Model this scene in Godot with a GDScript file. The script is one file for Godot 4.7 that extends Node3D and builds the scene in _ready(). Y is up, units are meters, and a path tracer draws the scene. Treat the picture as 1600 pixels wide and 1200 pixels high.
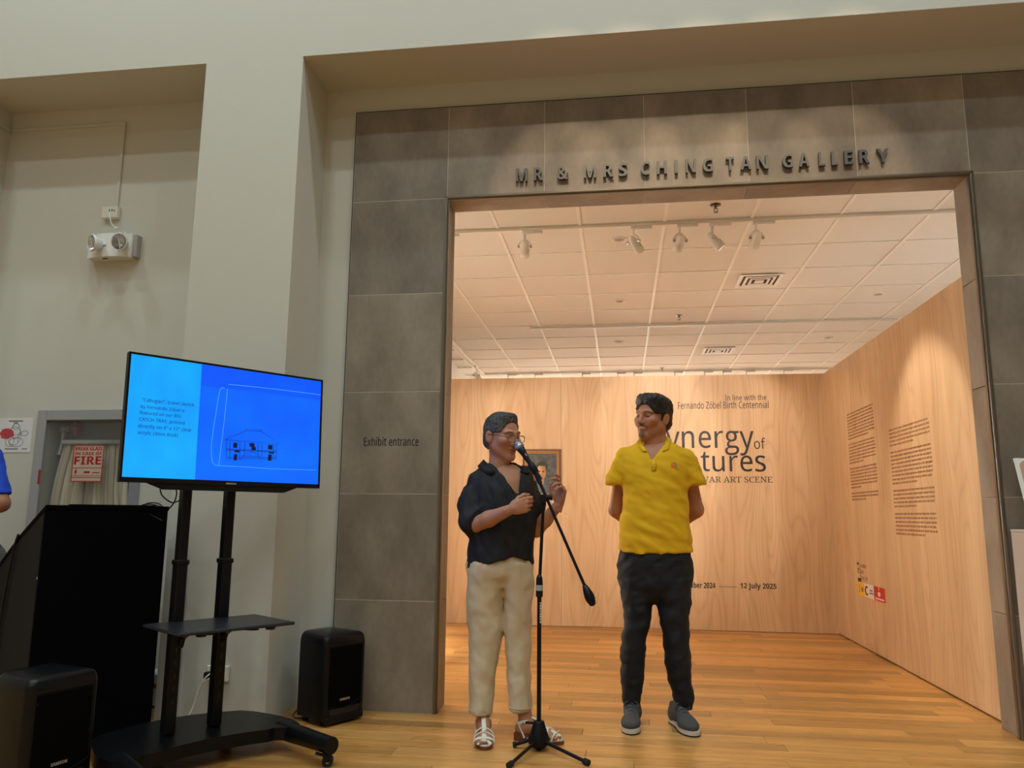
extends Node3D
# A gallery entrance: a painted hall wall with a tiled portal, a warm plywood gallery beyond it,
# a speaker at a microphone, a listener in yellow, a screen on a cart, loudspeakers and a lectern.

const FPX := 1215.33            # focal length in pixels of the 1600 x 1200 frame
var cam_pos := Vector3(1.0326, 1.0864, 4.4212)
var cam_basis := Basis.from_euler(Vector3(0.16645, 0.13930, 0.00907))
var used_names := {}
var M := {}                     # materials by name

func _ready():
	set_camera_and_light()
	make_materials()
	build_room()
	build_objects()
	build_people()

# ---------------------------------------------------------------- camera, exposure, lights of the hall
func set_camera_and_light():
	var cam := Camera3D.new()
	cam.name = "camera"
	cam.fov = 52.55
	cam.near = 0.05
	cam.far = 60.0
	add_child(cam)
	cam.position = cam_pos
	cam.basis = cam_basis
	cam.current = true
	var env := Environment.new()
	env.background_mode = Environment.BG_COLOR
	env.background_color = Color(0.02, 0.02, 0.02)
	env.tonemap_mode = Environment.TONE_MAPPER_LINEAR
	env.tonemap_exposure = 1.08
	env.sdfgi_enabled = true
	env.ssao_enabled = true
	env.ssil_enabled = true
	var we := WorldEnvironment.new()
	we.name = "world_environment"
	we.environment = env
	add_child(we)

# ---------------------------------------------------------------- pixels to places (a pixel is only a direction)
func ray(u, v) -> Vector3:
	return cam_basis * Vector3((u - 800.0) / FPX, -(v - 600.0) / FPX, -1.0)
func on_z(u, v, z) -> Vector3:
	var d = ray(u, v)
	return cam_pos + d * ((z - cam_pos.z) / d.z)
func on_x(u, v, x) -> Vector3:
	var d = ray(u, v)
	return cam_pos + d * ((x - cam_pos.x) / d.x)
func on_y(u, v, y) -> Vector3:
	var d = ray(u, v)
	return cam_pos + d * ((y - cam_pos.y) / d.y)

# ---------------------------------------------------------------- naming and tree
func numbered(n: String) -> String:
	if not used_names.has(n):
		used_names[n] = 0
		return n
	used_names[n] += 1
	return "%s_%03d" % [n, used_names[n]]

func tag(o, label, category = "", group = "", kind = ""):
	if label: o.set_meta("label", label)
	if category: o.set_meta("category", category)
	if group: o.set_meta("group", group)
	if kind: o.set_meta("kind", kind)
	return o

func thing(called, label, category, at := Vector3.ZERO, turn := 0.0, group := "", kind := "") -> Node3D:
	var o := Node3D.new()
	o.name = numbered(called)
	add_child(o)
	o.position = at
	o.rotation.y = turn
	return tag(o, label, category, group, kind)

func put(called: String, mesh: Mesh, m: Material, parent: Node = null, at := Vector3.ZERO, basis := Basis()) -> MeshInstance3D:
	var o := MeshInstance3D.new()
	o.mesh = mesh
	o.material_override = m
	if parent == null:
		o.name = numbered(called)
		add_child(o)
	else:
		o.name = called
		parent.add_child(o, true)
	o.transform = Transform3D(basis, at)
	return o

# ---------------------------------------------------------------- shapes
class Shape:
	var st := SurfaceTool.new()
	func _init():
		st.begin(Mesh.PRIMITIVE_TRIANGLES)
		st.set_smooth_group(-1)
	func flat() -> Shape:
		st.set_smooth_group(-1)
		return self
	func soft(g := 1) -> Shape:
		st.set_smooth_group(g)
		return self
	func tri(a: Vector3, b: Vector3, c: Vector3):      # counter-clockwise from outside
		st.add_vertex(a); st.add_vertex(c); st.add_vertex(b)
	func quad(a, b, c, d):
		tri(a, b, c)
		tri(a, c, d)
	func box(c: Vector3, s: Vector3, bev := 0.0, bs := Basis()) -> Shape:
		st.set_smooth_group(-1)
		var h := s * 0.5
		bev = min(bev, min(h.x, min(h.y, h.z)) * 0.98)
		if bev <= 0.0:
			for ax in 3:
				for sg in [-1.0, 1.0]:
					var n := Vector3.ZERO; n[ax] = sg
					var t := Vector3.ZERO; t[(ax + 1) % 3] = 1.0
					var w := n.cross(t)
					var p = n * h; var e = t * h; var f = w * h
					quad(c + bs * (p - e - f), c + bs * (p + e - f), c + bs * (p + e + f), c + bs * (p - e + f))
			return self
		var i := h - Vector3.ONE * bev
		for ax in 3:
			for sg in [-1.0, 1.0]:
				var n := Vector3.ZERO; n[ax] = sg
				var t := Vector3.ZERO; t[(ax + 1) % 3] = 1.0
				var w := n.cross(t)
				var p = n * h; var e = t * i; var f = w * i
				quad(c + bs * (p - e - f), c + bs * (p + e - f), c + bs * (p + e + f), c + bs * (p - e + f))
		for ax in 3:
			var b1 := (ax + 1) % 3
			var b2 := (ax + 2) % 3
			for s1 in [-1.0, 1.0]:
				for s2 in [-1.0, 1.0]:
					var p := Vector3.ZERO; p[b1] = s1 * h[b1]; p[b2] = s2 * i[b2]
					var q := Vector3.ZERO; q[b1] = s1 * i[b1]; q[b2] = s2 * h[b2]
					var e := Vector3.ZERO; e[ax] = i[ax]
					out_quad(c, bs, p - e, p + e, q + e, q - e)
		for sx in [-1.0, 1.0]:
			for sy in [-1.0, 1.0]:
				for sz in [-1.0, 1.0]:
					var sv := Vector3(sx, sy, sz)
					var a := Vector3(h.x, i.y, i.z) * sv
					var b := Vector3(i.x, h.y, i.z) * sv
					var d := Vector3(i.x, i.y, h.z) * sv
					if (b - a).cross(d - a).dot(sv) > 0.0: tri(c + bs * a, c + bs * b, c + bs * d)
					else: tri(c + bs * a, c + bs * d, c + bs * b)
		return self
	func out_quad(c, bs, a, b, d, e):
		if (b - a).cross(d - a).dot(a + b + d + e) > 0.0: quad(c + bs * a, c + bs * b, c + bs * d, c + bs * e)
		else: quad(c + bs * e, c + bs * d, c + bs * b, c + bs * a)
	func tube(pts: Array, r, sides := 10, caps := true, flatten := Vector2.ONE) -> Shape:
		var n := pts.size()
		var rings := []
		var up := Vector3.UP
		for k in n:
			var d: Vector3
			if k == 0: d = pts[1] - pts[0]
			elif k == n - 1: d = pts[n - 1] - pts[n - 2]
			else: d = (pts[k + 1] - pts[k]).normalized() + (pts[k] - pts[k - 1]).normalized()
			d = d.normalized()
			if k == 0:
				up = Vector3.UP if abs(d.y) < 0.9 else Vector3.RIGHT
			var s := d.cross(up).normalized()
			up = s.cross(d).normalized()
			var rr: float = r[k] if r is Array else r
			var ring := []
			for j in sides:
				var a := TAU * j / sides
				ring.append(pts[k] + s * cos(a) * rr * flatten.x + up * sin(a) * rr * flatten.y)
			rings.append(ring)
		st.set_smooth_group(1)
		for k in n - 1:
			for j in sides:
				var j2 := (j + 1) % sides
				quad(rings[k][j2], rings[k][j], rings[k + 1][j], rings[k + 1][j2])
		if caps:
			st.set_smooth_group(-1)
			for j in range(1, sides - 1):
				tri(rings[0][0], rings[0][j], rings[0][j + 1])
				tri(rings[n - 1][0], rings[n - 1][j + 1], rings[n - 1][j])
		return self
	func lathe(profile: Array, sides := 24, xf := Transform3D(), hard := []) -> Shape:
		# profile of Vector2(radius, height) from bottom to top, turned round the y axis
		for k in profile.size() - 1:
			st.set_smooth_group(-1 if hard.has(k) else 2)
			for j in sides:
				var a := TAU * j / sides
				var b := TAU * (j + 1) / sides
				var p: Vector2 = profile[k]
				var q: Vector2 = profile[k + 1]
				var p0 := xf * Vector3(p.x * cos(a), p.y, -p.x * sin(a))
				var p1 := xf * Vector3(p.x * cos(b), p.y, -p.x * sin(b))
				var q0 := xf * Vector3(q.x * cos(a), q.y, -q.x * sin(a))
				var q1 := xf * Vector3(q.x * cos(b), q.y, -q.x * sin(b))
				if p.x > 1e-6: tri(p0, p1, q1)
				if q.x > 1e-6: tri(p0, q1, q0)
		return self
	func prism(poly: PackedVector2Array, z0: float, z1: float, xf := Transform3D(), smooth_side := false) -> Shape:
		# polygon in x, y; pushed along z
		var pl := poly
		if not Geometry2D.is_polygon_clockwise(pl): pl = pl.duplicate()
		else:
			pl = pl.duplicate(); pl.reverse()
		var t := Geometry2D.triangulate_polygon(pl)
		st.set_smooth_group(-1)
		for k in range(0, t.size(), 3):
			var a := pl[t[k]]; var b := pl[t[k + 1]]; var c := pl[t[k + 2]]
			if (b - a).cross(c - a) < 0.0:
				var s := b; b = c; c = s
			tri(xf * Vector3(a.x, a.y, z1), xf * Vector3(b.x, b.y, z1), xf * Vector3(c.x, c.y, z1))
			tri(xf * Vector3(a.x, a.y, z0), xf * Vector3(c.x, c.y, z0), xf * Vector3(b.x, b.y, z0))
		st.set_smooth_group(3 if smooth_side else -1)
		for k in pl.size():
			var a := pl[k]; var b := pl[(k + 1) % pl.size()]
			quad(xf * Vector3(a.x, a.y, z0), xf * Vector3(b.x, b.y, z0), xf * Vector3(b.x, b.y, z1), xf * Vector3(a.x, a.y, z1))
		st.set_smooth_group(-1)
		return self
	func ball(c: Vector3, r: Vector3, rows := 8, cols := 14) -> Shape:
		var prof := []
		for k in rows + 1:
			var a := -PI / 2 + PI * k / rows
			prof.append(Vector2(cos(a), sin(a)))
		lathe(prof, cols, Transform3D(Basis.from_scale(r), c))
		return self
	func done() -> ArrayMesh:
		st.index()
		st.generate_normals()
		return st.commit()

func box_mesh(s: Vector3, bev := 0.0, c := Vector3.ZERO) -> ArrayMesh:
	return Shape.new().box(c, s, bev).done()

func smooth_path(pts: Array, steps := 8) -> Array:
	var out := []
	for k in pts.size() - 1:
		var a: Vector3 = pts[max(k - 1, 0)]
		var b: Vector3 = pts[k]
		var c: Vector3 = pts[k + 1]
		var d: Vector3 = pts[min(k + 2, pts.size() - 1)]
		for s in steps: out.append(b.cubic_interpolate(c, a, d, float(s) / steps))
	out.append(pts[-1])
	return out

func basis_from(x: Vector3, y: Vector3) -> Basis:
	x = x.normalized()
	var z := x.cross(y).normalized()
	return Basis(x, z.cross(x).normalized(), z)

func aim(dir: Vector3) -> Basis:           # y axis along dir
	dir = dir.normalized()
	var x := dir.cross(Vector3.FORWARD if abs(dir.z) < 0.9 else Vector3.RIGHT).normalized()
	return Basis(x, dir, x.cross(dir).normalized())

# lettering: the mesh's lower left corner at the origin, w wide and h tall (0 keeps the font's shape)
func letters(s: String, font: String, w: float, h := 0.0, deep := 0.002, weight := 400) -> ArrayMesh:
	var f := SystemFont.new()
	f.font_names = PackedStringArray([font])
	f.font_weight = weight
	var t := TextMesh.new()
	t.text = s
	t.font = f
	t.font_size = 64
	t.pixel_size = 0.01
	t.depth = 0.1
	t.curve_step = 2.0
	var ab := t.get_aabb()
	var kx := w / ab.size.x
	var ky := kx if h == 0.0 else h / ab.size.y
	var st := SurfaceTool.new()
	st.begin(Mesh.PRIMITIVE_TRIANGLES)
	var bs := Basis.from_scale(Vector3(kx, ky, deep / ab.size.z))
	for k in t.get_surface_count():
		st.append_from(t, k, Transform3D(bs, -(bs * ab.position)))
	return st.commit()

# ---------------------------------------------------------------- materials
func mat(c: Color, rough := 0.6, metal := 0.0) -> StandardMaterial3D:
	var m := StandardMaterial3D.new()
	m.albedo_color = c
	m.roughness = rough
	m.metallic = metal
	return m

func rgb(r, g, b) -> Color:
	return Color(r / 255.0, g / 255.0, b / 255.0)

func fbm(seed_: int, freq: float, oct := 4) -> FastNoiseLite:
	var n := FastNoiseLite.new()
	n.seed = seed_
	n.noise_type = FastNoiseLite.TYPE_SIMPLEX_SMOOTH
	n.frequency = freq
	n.fractal_octaves = oct
	return n

func bump(seed_: int, freq: float, size: int, strength: float, oct := 3) -> ImageTexture:
	var im := fbm(seed_, freq, oct).get_seamless_image(size, size)
	im.convert(Image.FORMAT_RGBA8)
	im.bump_map_to_normal_map(strength)
	return ImageTexture.create_from_image(im)

func mottle(seed_: int, size: int, a: Color, b: Color, f1: float, f2: float, mix1 := 0.7) -> ImageTexture:
	var i1 := fbm(seed_, f1, 5).get_seamless_image(size, size)
	var i2 := fbm(seed_ + 7, f2, 3).get_seamless_image(size, size)
	var d1 := i1.get_data()
	var d2 := i2.get_data()
	var out := PackedByteArray()
	out.resize(size * size * 3)
	for k in size * size:
		var t := clampf((d1[k] * mix1 + d2[k] * (1.0 - mix1)) / 255.0, 0.0, 1.0)
		out[k * 3] = int(255.0 * lerpf(a.r, b.r, t))
		out[k * 3 + 1] = int(255.0 * lerpf(a.g, b.g, t))
		out[k * 3 + 2] = int(255.0 * lerpf(a.b, b.b, t))
	return ImageTexture.create_from_image(Image.create_from_data(size, size, false, Image.FORMAT_RGB8, out))

# veneer whose grain runs up the picture: contour lines of stretched noise make the cathedrals
func veneer(seed_: int, w: int, h: int, stretch: float, rings: float, dark: Color, light: Color, contrast: float) -> ImageTexture:
	var n1 := fbm(seed_, 1.0, 2)
	var n2 := fbm(seed_ + 3, 1.0, 2)
	var n3 := fbm(seed_ + 5, 1.0, 1)
	var out := PackedByteArray()
	out.resize(w * h * 3)
	for y in h:
		var fy := float(y) / h
		# blended over the seam so that the sheet repeats upwards
		var sy := sin(TAU * fy) * stretch
		var cy := cos(TAU * fy) * stretch
		for x in w:
			var fx := float(x) / w
			var ring := n1.get_noise_3d(fx * 3.2, sy, cy) * rings + fx * rings * 0.8
			var line := absf(ring - floorf(ring) - 0.5) * 2.0
			line = pow(line, 3.0)
			var broad := n2.get_noise_3d(fx * 5.0, sy * 0.8, cy * 0.8) * 0.5 + 0.5
			var fine := n3.get_noise_3d(fx * 190.0, sy * 5.0, cy * 5.0) * 0.5 + 0.5
			var t := clampf(0.62 + (broad - 0.5) * contrast * 1.4 - line * contrast * 0.55 + (fine - 0.5) * contrast * 0.7, 0.0, 1.0)
			var o := (y * w + x) * 3
			out[o] = int(255.0 * lerpf(dark.r, light.r, t))
			out[o + 1] = int(255.0 * lerpf(dark.g, light.g, t))
			out[o + 2] = int(255.0 * lerpf(dark.b, light.b, t))
	return ImageTexture.create_from_image(Image.create_from_data(w, h, false, Image.FORMAT_RGB8, out))

func tri_mat(tex: Texture2D, rough: float, per_metre: Vector3, offset := Vector3.ZERO, world := true) -> StandardMaterial3D:
	var m := mat(Color.WHITE, rough)
	m.albedo_texture = tex
	m.uv1_triplanar = true
	m.uv1_world_triplanar = world
	m.uv1_scale = per_metre
	m.uv1_offset = offset
	m.uv1_triplanar_sharpness = 8.0
	return m

func make_materials():
	var plaster_bump := bump(3, 0.06, 256, 1.2)
	M.plaster = mat(rgb(205, 202, 190), 0.75)
	M.plaster.normal_enabled = true
	M.plaster.normal_texture = plaster_bump
	M.plaster.normal_scale = 0.06
	M.plaster.uv1_triplanar = true
	M.plaster.uv1_world_triplanar = true
	M.plaster.uv1_scale = Vector3.ONE * 1.5
	M.white_paint = mat(rgb(232, 230, 224), 0.6)
	M.socket_white = mat(rgb(228, 224, 212), 0.4)
	# stone tiles: grey-brown cement look, six tones of the same clouded texture
	var stone := mottle(11, 512, rgb(116, 106, 95), rgb(162, 151, 137), 0.008, 0.07, 0.78)
	M.tiles = []
	for k in 6:
		var t := tri_mat(stone, 0.5, Vector3(0.7, 0.4, 0.7), Vector3(k * 0.37, k * 0.53, k * 0.21), true)
		var s: float = [0.93, 1.0, 0.96, 1.04, 0.9, 1.0][k]
		t.albedo_color = Color(s, s * 0.985, s * 0.965)
		M.tiles.append(t)
	M.grout = mat(rgb(206, 198, 184), 0.8)
	M.dark_gap = mat(rgb(38, 34, 30), 0.7)
	M.bronze = mat(rgb(128, 120, 108), 0.32, 0.9)
	M.sign_metal = mat(rgb(92, 91, 90), 0.45, 0.7)
	# plywood veneer
	M.plywood = []
	for k in 3:
		var tx := veneer(21 + k * 13, 512, 768, 0.13, 5.0, rgb(176, 132, 90), rgb(234, 200, 158), 0.34)
		M.plywood.append(tri_mat(tx, 0.5, Vector3(0.82, 0.41, 0.82), Vector3(k * 0.31, k * 0.17, k * 0.23)))
	M.edge = mat(rgb(96, 62, 36), 0.7)
	# floor planks, grain along x; six tones
	M.planks = []
	var pt := [veneer(71, 384, 512, 0.2, 5.0, rgb(158, 104, 48), rgb(240, 184, 104), 0.45), veneer(83, 384, 512, 0.25, 4.0, rgb(166, 112, 54), rgb(244, 190, 110), 0.4)]
	var tone := [1.0, 0.9, 1.08, 0.82, 0.97, 1.14, 0.88]
	for k in 7:
		var im: Image = pt[k % 2].get_image().duplicate()
		if k < 2: im.rotate_90(CLOCKWISE)
		if k < 2: M["plank_tex_%d" % k] = ImageTexture.create_from_image(im)
		var p := tri_mat(M["plank_tex_%d" % (k % 2)], 0.3, Vector3(0.55, 2.2, 2.2), Vector3(k * 0.23, 0, k * 0.41))
		p.albedo_color = Color(min(tone[k], 1.0), min(tone[k] * 0.985, 1.0), min(tone[k] * 0.96, 1.0))
		M.planks.append(p)
	M.sub_floor = mat(rgb(70, 44, 22), 0.7)
	M.ceiling_tile = tri_mat(mottle(31, 256, rgb(228, 224, 218), rgb(242, 240, 236), 0.2, 0.4), 0.9, Vector3.ONE * 2.0)
	M.tee_bar = mat(rgb(244, 242, 236), 0.45)
	M.track = mat(rgb(238, 234, 226), 0.4)
	M.lamp_body = mat(rgb(236, 234, 230), 0.35)
	M.chrome = mat(rgb(200, 200, 204), 0.18, 1.0)
	M.glow = mat(Color(1, 1, 1), 0.5)
	M.glow.emission_enabled = true
	M.glow.emission = rgb(255, 232, 200)
	M.glow.emission_energy_multiplier = 3.0
	M.dark = mat(rgb(24, 24, 26), 0.5)

func wall_piece(parent: Node, lo: Vector3, hi: Vector3, m: Material, called := "section"):
	return put(called, box_mesh(hi - lo), m, parent, (lo + hi) * 0.5)

func structure(called, label, category) -> Node3D:
	return thing(called, label, category, Vector3.ZERO, 0.0, "", "structure")

const SOFFIT := 3.775
const FACE := 0.38              # front of the pilasters
const HALL_TOP := 6.6
const GALLERY_TOP := 3.178
const BACK := -3.56
const RIGHT := 3.05

func build_room():
	# --- floor: slab below, planks on top where they can be told apart
	var floor_ := structure("floor", "honey coloured wooden plank floor running from hall into gallery", "floor")
	wall_piece(floor_, Vector3(-6.2, -0.2, -9.2), Vector3(8.2, -0.018, 10.2), M.sub_floor, "base")
	var rng := RandomNumberGenerator.new()
	rng.seed = 5
	var wide := 0.12
	var plank_meshes := {}
	var z := 1.35
	var row := 0
	while z > BACK - 0.05:
		var x0 := -2.1 if z > -0.1 else -0.9
		var x := x0 - rng.randf() * 0.6
		while x < 3.35:
			var n: int = [7, 9, 11, 13, 16][rng.randi() % 5]
			var l := n * 0.1
			if not plank_meshes.has(n): plank_meshes[n] = box_mesh(Vector3(l - 0.0016, 0.018, wide - 0.0012), 0.0009)
			put("plank", plank_meshes[n], M.planks[rng.randi() % 7], floor_, Vector3(x + l * 0.5, -0.009, z - wide * 0.5))
			x += l
		z -= wide
		row += 1
	# the rest of the floor lies outside the frame or behind the partition
	for r in [[Vector3(-6.2, -0.018, 1.352), Vector3(8.2, 0, 10.2)], [Vector3(-6.2, -0.018, -0.1), Vector3(-2.75, 0, 1.35)], [Vector3(5.0, -0.018, -0.1), Vector3(8.2, 0, 1.35)], [Vector3(-6.2, -0.018, -9.2), Vector3(8.2, 0, BACK - 0.08)]]:
		tag(wall_piece(floor_, r[0], r[1], M.planks[0], "plank_field"), "", "", "", "stuff")

	# --- painted hall wall: pilasters, niche and the recess round the portal
	var wf := structure("wall_front", "pale grey painted hall wall with pilaster, niche and deep soffit", "wall")
	wall_piece(wf, Vector3(-6.2, SOFFIT, -0.3), Vector3(8.2, HALL_TOP, FACE), M.plaster, "upper_wall")
	wall_piece(wf, Vector3(-1.427, 0, -0.3), Vector3(-0.81, SOFFIT, FACE), M.plaster, "pilaster")
	wall_piece(wf, Vector3(-6.2, 0, -0.3), Vector3(-3.08, SOFFIT, FACE), M.plaster, "pilaster")
	wall_piece(wf, Vector3(3.82, 0, -0.3), Vector3(4.44, SOFFIT, FACE), M.plaster, "pilaster")
	wall_piece(wf, Vector3(4.44, 0, -0.3), Vector3(8.2, SOFFIT, -0.03), M.plaster, "niche_back")
	# niche back with the opening of the hose cabinet (x -2.57..-1.95, y 0.72..1.66)
	wall_piece(wf, Vector3(-3.08, 0, -0.3), Vector3(-2.57, SOFFIT, -0.03), M.plaster, "niche_back")
	wall_piece(wf, Vector3(-1.95, 0, -0.3), Vector3(-1.427, SOFFIT, -0.03), M.plaster, "niche_back")
	wall_piece(wf, Vector3(-2.57, 1.66, -0.3), Vector3(-1.95, SOFFIT, -0.03), M.plaster, "niche_back")
	wall_piece(wf, Vector3(-2.57, 0, -0.3), Vector3(-1.95, 0.72, -0.03), M.plaster, "niche_back")
	# recess behind and beside the tiles
	wall_piece(wf, Vector3(-0.81, 0, -0.24), Vector3(-0.012, SOFFIT, -0.022), M.plaster, "recess_back")
	wall_piece(wf, Vector3(3.012, 0, -0.24), Vector3(3.82, SOFFIT, -0.022), M.plaster, "recess_back")
	wall_piece(wf, Vector3(-0.012, 3.012, -0.24), Vector3(3.012, SOFFIT, -0.022), M.plaster, "recess_back")
	# the other hall walls, outside the frame
	var others := [["wall_hall_left", Vector3(-6.4, 0, -0.3), Vector3(-6.2, HALL_TOP, 10.2), "plain painted side wall of the hall beyond the niche"], ["wall_hall_right", Vector3(8.2, 0, -0.3), Vector3(8.4, HALL_TOP, 10.2), "plain painted side wall of the hall beyond the portal"], ["wall_hall_rear", Vector3(-6.4, 0, 10.2), Vector3(8.4, HALL_TOP, 10.4), "plain painted rear wall of the hall facing the portal"]]
	for o in others:
		var w := structure(o[0], o[3], "wall")
		wall_piece(w, o[1], o[2], M.plaster)
	var ch := structure("ceiling_hall", "white painted high ceiling of the hall", "ceiling")
	wall_piece(ch, Vector3(-6.4, HALL_TOP, -0.3), Vector3(8.4, HALL_TOP + 0.2, 10.4), M.white_paint)

	# --- tiled surround of the portal
	var wp := structure("wall_portal", "grey stone tile surround of the gallery portal", "wall")
	wall_piece(wp, Vector3(-0.6, 0, -0.02), Vector3(0, 3.6, -0.0012), M.grout, "grout_bed")
	wall_piece(wp, Vector3(3, 0, -0.02), Vector3(3.6, 3.6, -0.0012), M.grout, "grout_bed")
	wall_piece(wp, Vector3(0, 3, -0.02), Vector3(3, 3.6, -0.0012), M.grout, "grout_bed")
	var tile := box_mesh(Vector3(0.597, 0.597, 0.012), 0.0012)
	var spots := []
	for k in 6:
		spots.append(Vector2(-0.3, 0.3 + k * 0.6))
		spots.append(Vector2(3.3, 0.3 + k * 0.6))
	for k in 5: spots.append(Vector2(0.3 + k * 0.6, 3.3))
	for s in spots:
		put("tile", tile, M.tiles[rng.randi() % 6], wp, Vector3(s.x, s.y, -0.006))
	# reveal tiles of the opening
	var jamb := box_mesh(Vector3(0.012, 0.597, 0.2), 0.001)
	var head := box_mesh(Vector3(0.597, 0.012, 0.2), 0.001)
	for k in 5:
		put("reveal_tile", jamb, M.tiles[(k * 2) % 6], wp, Vector3(-0.004, 0.3 + k * 0.6, -0.125))
		put("reveal_tile", jamb, M.tiles[(k * 2 + 1) % 6], wp, Vector3(3.004, 0.3 + k * 0.6, -0.125))
		put("reveal_tile", head, M.tiles[(k + 3) % 6], wp, Vector3(0.3 + k * 0.6, 3.004, -0.125))
	# dark shadow gap round the tile field and metal edge trims of the opening
	var t1 := structure("trim_1", "thin metal edge trim around the portal opening", "trim")
	for sx in [0.0, 3.0]:
		var d := 1.0 if sx == 0.0 else -1.0
		wall_piece(t1, Vector3(min(sx, sx - d * 0.012), 0, -0.012), Vector3(max(sx, sx - d * 0.012), 3.012, 0.006), M.bronze, "edge_strip")
		wall_piece(t1, Vector3(min(sx + d * 0.006, sx + d * 0.014), 0, -0.03), Vector3(max(sx + d * 0.006, sx + d * 0.014), 3.0, -0.006), M.bronze, "edge_strip")
		put("edge_rod", Shape.new().tube([Vector3(sx - d * 0.002, 0, -0.004), Vector3(sx - d * 0.002, 3.004, -0.004)], 0.01, 8).done(), M.bronze, t1)
	wall_piece(t1, Vector3(-0.012, 3.0, -0.012), Vector3(3.012, 3.012, 0.006), M.bronze, "edge_strip")
	wall_piece(t1, Vector3(0, 2.986, -0.03), Vector3(3, 2.994, -0.006), M.bronze, "edge_strip")
	put("edge_rod", Shape.new().tube([Vector3(-0.002, 3.002, -0.004), Vector3(3.002, 3.002, -0.004)], 0.01, 8).done(), M.bronze, t1)
	var t2 := structure("trim_2", "dark joint strip along the outer edge of the stone tiles", "trim")
	wall_piece(t2, Vector3(-0.606, 0, -0.02), Vector3(-0.6, 3.606, -0.001), M.dark_gap, "joint")
	wall_piece(t2, Vector3(3.6, 0, -0.02), Vector3(3.606, 3.606, -0.001), M.dark_gap, "joint")
	wall_piece(t2, Vector3(-0.606, 3.6, -0.02), Vector3(3.606, 3.606, -0.001), M.dark_gap, "joint")

	# --- gallery shell
	var gl := structure("wall_gallery_left", "white painted left wall of the gallery behind the portal", "wall")
	wall_piece(gl, Vector3(-1.5, 0, -9), Vector3(-1.3, 3.4, -0.24), M.white_paint)
	var gr := structure("wall_gallery_right", "white painted far side wall of the gallery behind the plywood", "wall")
	wall_piece(gr, Vector3(5.4, 0, -9), Vector3(5.6, 3.4, -0.24), M.white_paint)
	var gb := structure("wall_gallery_back", "white painted end wall of the gallery behind the plywood", "wall")
	wall_piece(gb, Vector3(-1.5, 0, -9.2), Vector3(5.6, 3.4, -9), M.white_paint)
	var gf := structure("wall_gallery_front", "inner side of the portal wall facing into the gallery", "wall")
	wall_piece(gf, Vector3(-1.5, 0, -0.30), Vector3(-0.06, 3.4, -0.24), M.white_paint)
	wall_piece(gf, Vector3(3.062, 0, -0.30), Vector3(5.6, 3.4, -0.24), M.white_paint)
	wall_piece(gf, Vector3(-0.06, 3.06, -0.30), Vector3(3.062, 3.4, -0.24), M.white_paint)

	# --- plywood partitions, panel by panel
	var wb := structure("wall_back", "light plywood partition with the exhibition title facing the portal", "wall")
	wall_piece(wb, Vector3(-1.3, 0, BACK - 0.08), Vector3(RIGHT + 0.09, 2.5, BACK - 0.018), M.edge, "framing")
	var xs := [-1.3, -0.78, 0.43, 1.64, 2.85, RIGHT + 0.018]
	for k in 5:
		wall_piece(wb, Vector3(xs[k] + 0.0008, 0.004, BACK - 0.018), Vector3(xs[k + 1] - 0.0008, 2.503, BACK), M.plywood[[0, 2, 1, 0, 2][k]], "panel")
	var wr := structure("wall_right", "plywood partition with wall text leading from portal to title wall", "wall")
	wall_piece(wr, Vector3(RIGHT + 0.018, 0, BACK + 0.001), Vector3(RIGHT + 0.09, 2.5, -0.302), M.edge, "framing")
	var zs := [BACK + 0.001, -2.73, -1.51, -0.302]
	for k in 3:
		wall_piece(wr, Vector3(RIGHT, 0.012, zs[k] + 0.001), Vector3(RIGHT + 0.018, 2.503, zs[k + 1] - 0.0012), M.plywood[[1, 2, 0][k]], "panel")

	# --- gallery ceiling: lay-in tiles and tee bars
	var cg := structure("ceiling", "white lay-in tile ceiling with tee bar grid above the gallery", "ceiling")
	wall_piece(cg, Vector3(-1.5, GALLERY_TOP + 0.03, -9.2), Vector3(5.6, GALLERY_TOP + 0.22, -0.24), M.white_paint, "slab")
	var pitch := 0.6081
	var lay := box_mesh(Vector3(pitch - 0.012, 0.014, pitch - 0.012), 0.003)
	for i in range(-3, 9):
		for j in range(-2, 13):
			var c := Vector3(0.154 + (i + 0.5) * pitch, GALLERY_TOP + 0.012, -1.621 - (j - 0.5) * pitch)
			if c.x < -1.25 or c.x > 5.35 or c.z > -0.45 or c.z < -8.8: continue
			put("ceiling_tile", lay, M.ceiling_tile, cg, c)
	for i in range(-2, 9):
		wall_piece(cg, Vector3(0.154 + i * pitch - 0.012, GALLERY_TOP - 0.003, -9), Vector3(0.154 + i * pitch + 0.012, GALLERY_TOP + 0.02, -0.302), M.tee_bar, "tee_bar")
	for j in range(-2, 13):
		var zz := -1.621 - j * pitch
		if zz > -0.35: continue
		wall_piece(cg, Vector3(-1.3, GALLERY_TOP - 0.001, zz - 0.007), Vector3(5.4, GALLERY_TOP + 0.02, zz + 0.007), M.tee_bar, "tee_bar")
	hall_lights()
	gallery_lights()

# ---------------------------------------------------------------- lights
func spot(parent: Node, at: Vector3, to: Vector3, energy: float, angle: float, c: Color, size := 0.05, soft := 1.0):
	var l := SpotLight3D.new()
	l.name = "spot_light"
	parent.add_child(l, true)
	var xf := Transform3D()
	xf.origin = at
	var up := Vector3.UP if abs((to - at).normalized().y) < 0.95 else Vector3.FORWARD
	l.global_transform = xf.looking_at(to, up)
	l.light_energy = energy
	l.spot_angle = angle
	l.spot_angle_attenuation = soft
	l.spot_range = 20.0
	l.spot_attenuation = 2.0
	l.light_color = c
	l.light_size = size
	l.shadow_enabled = true
	return l

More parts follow.
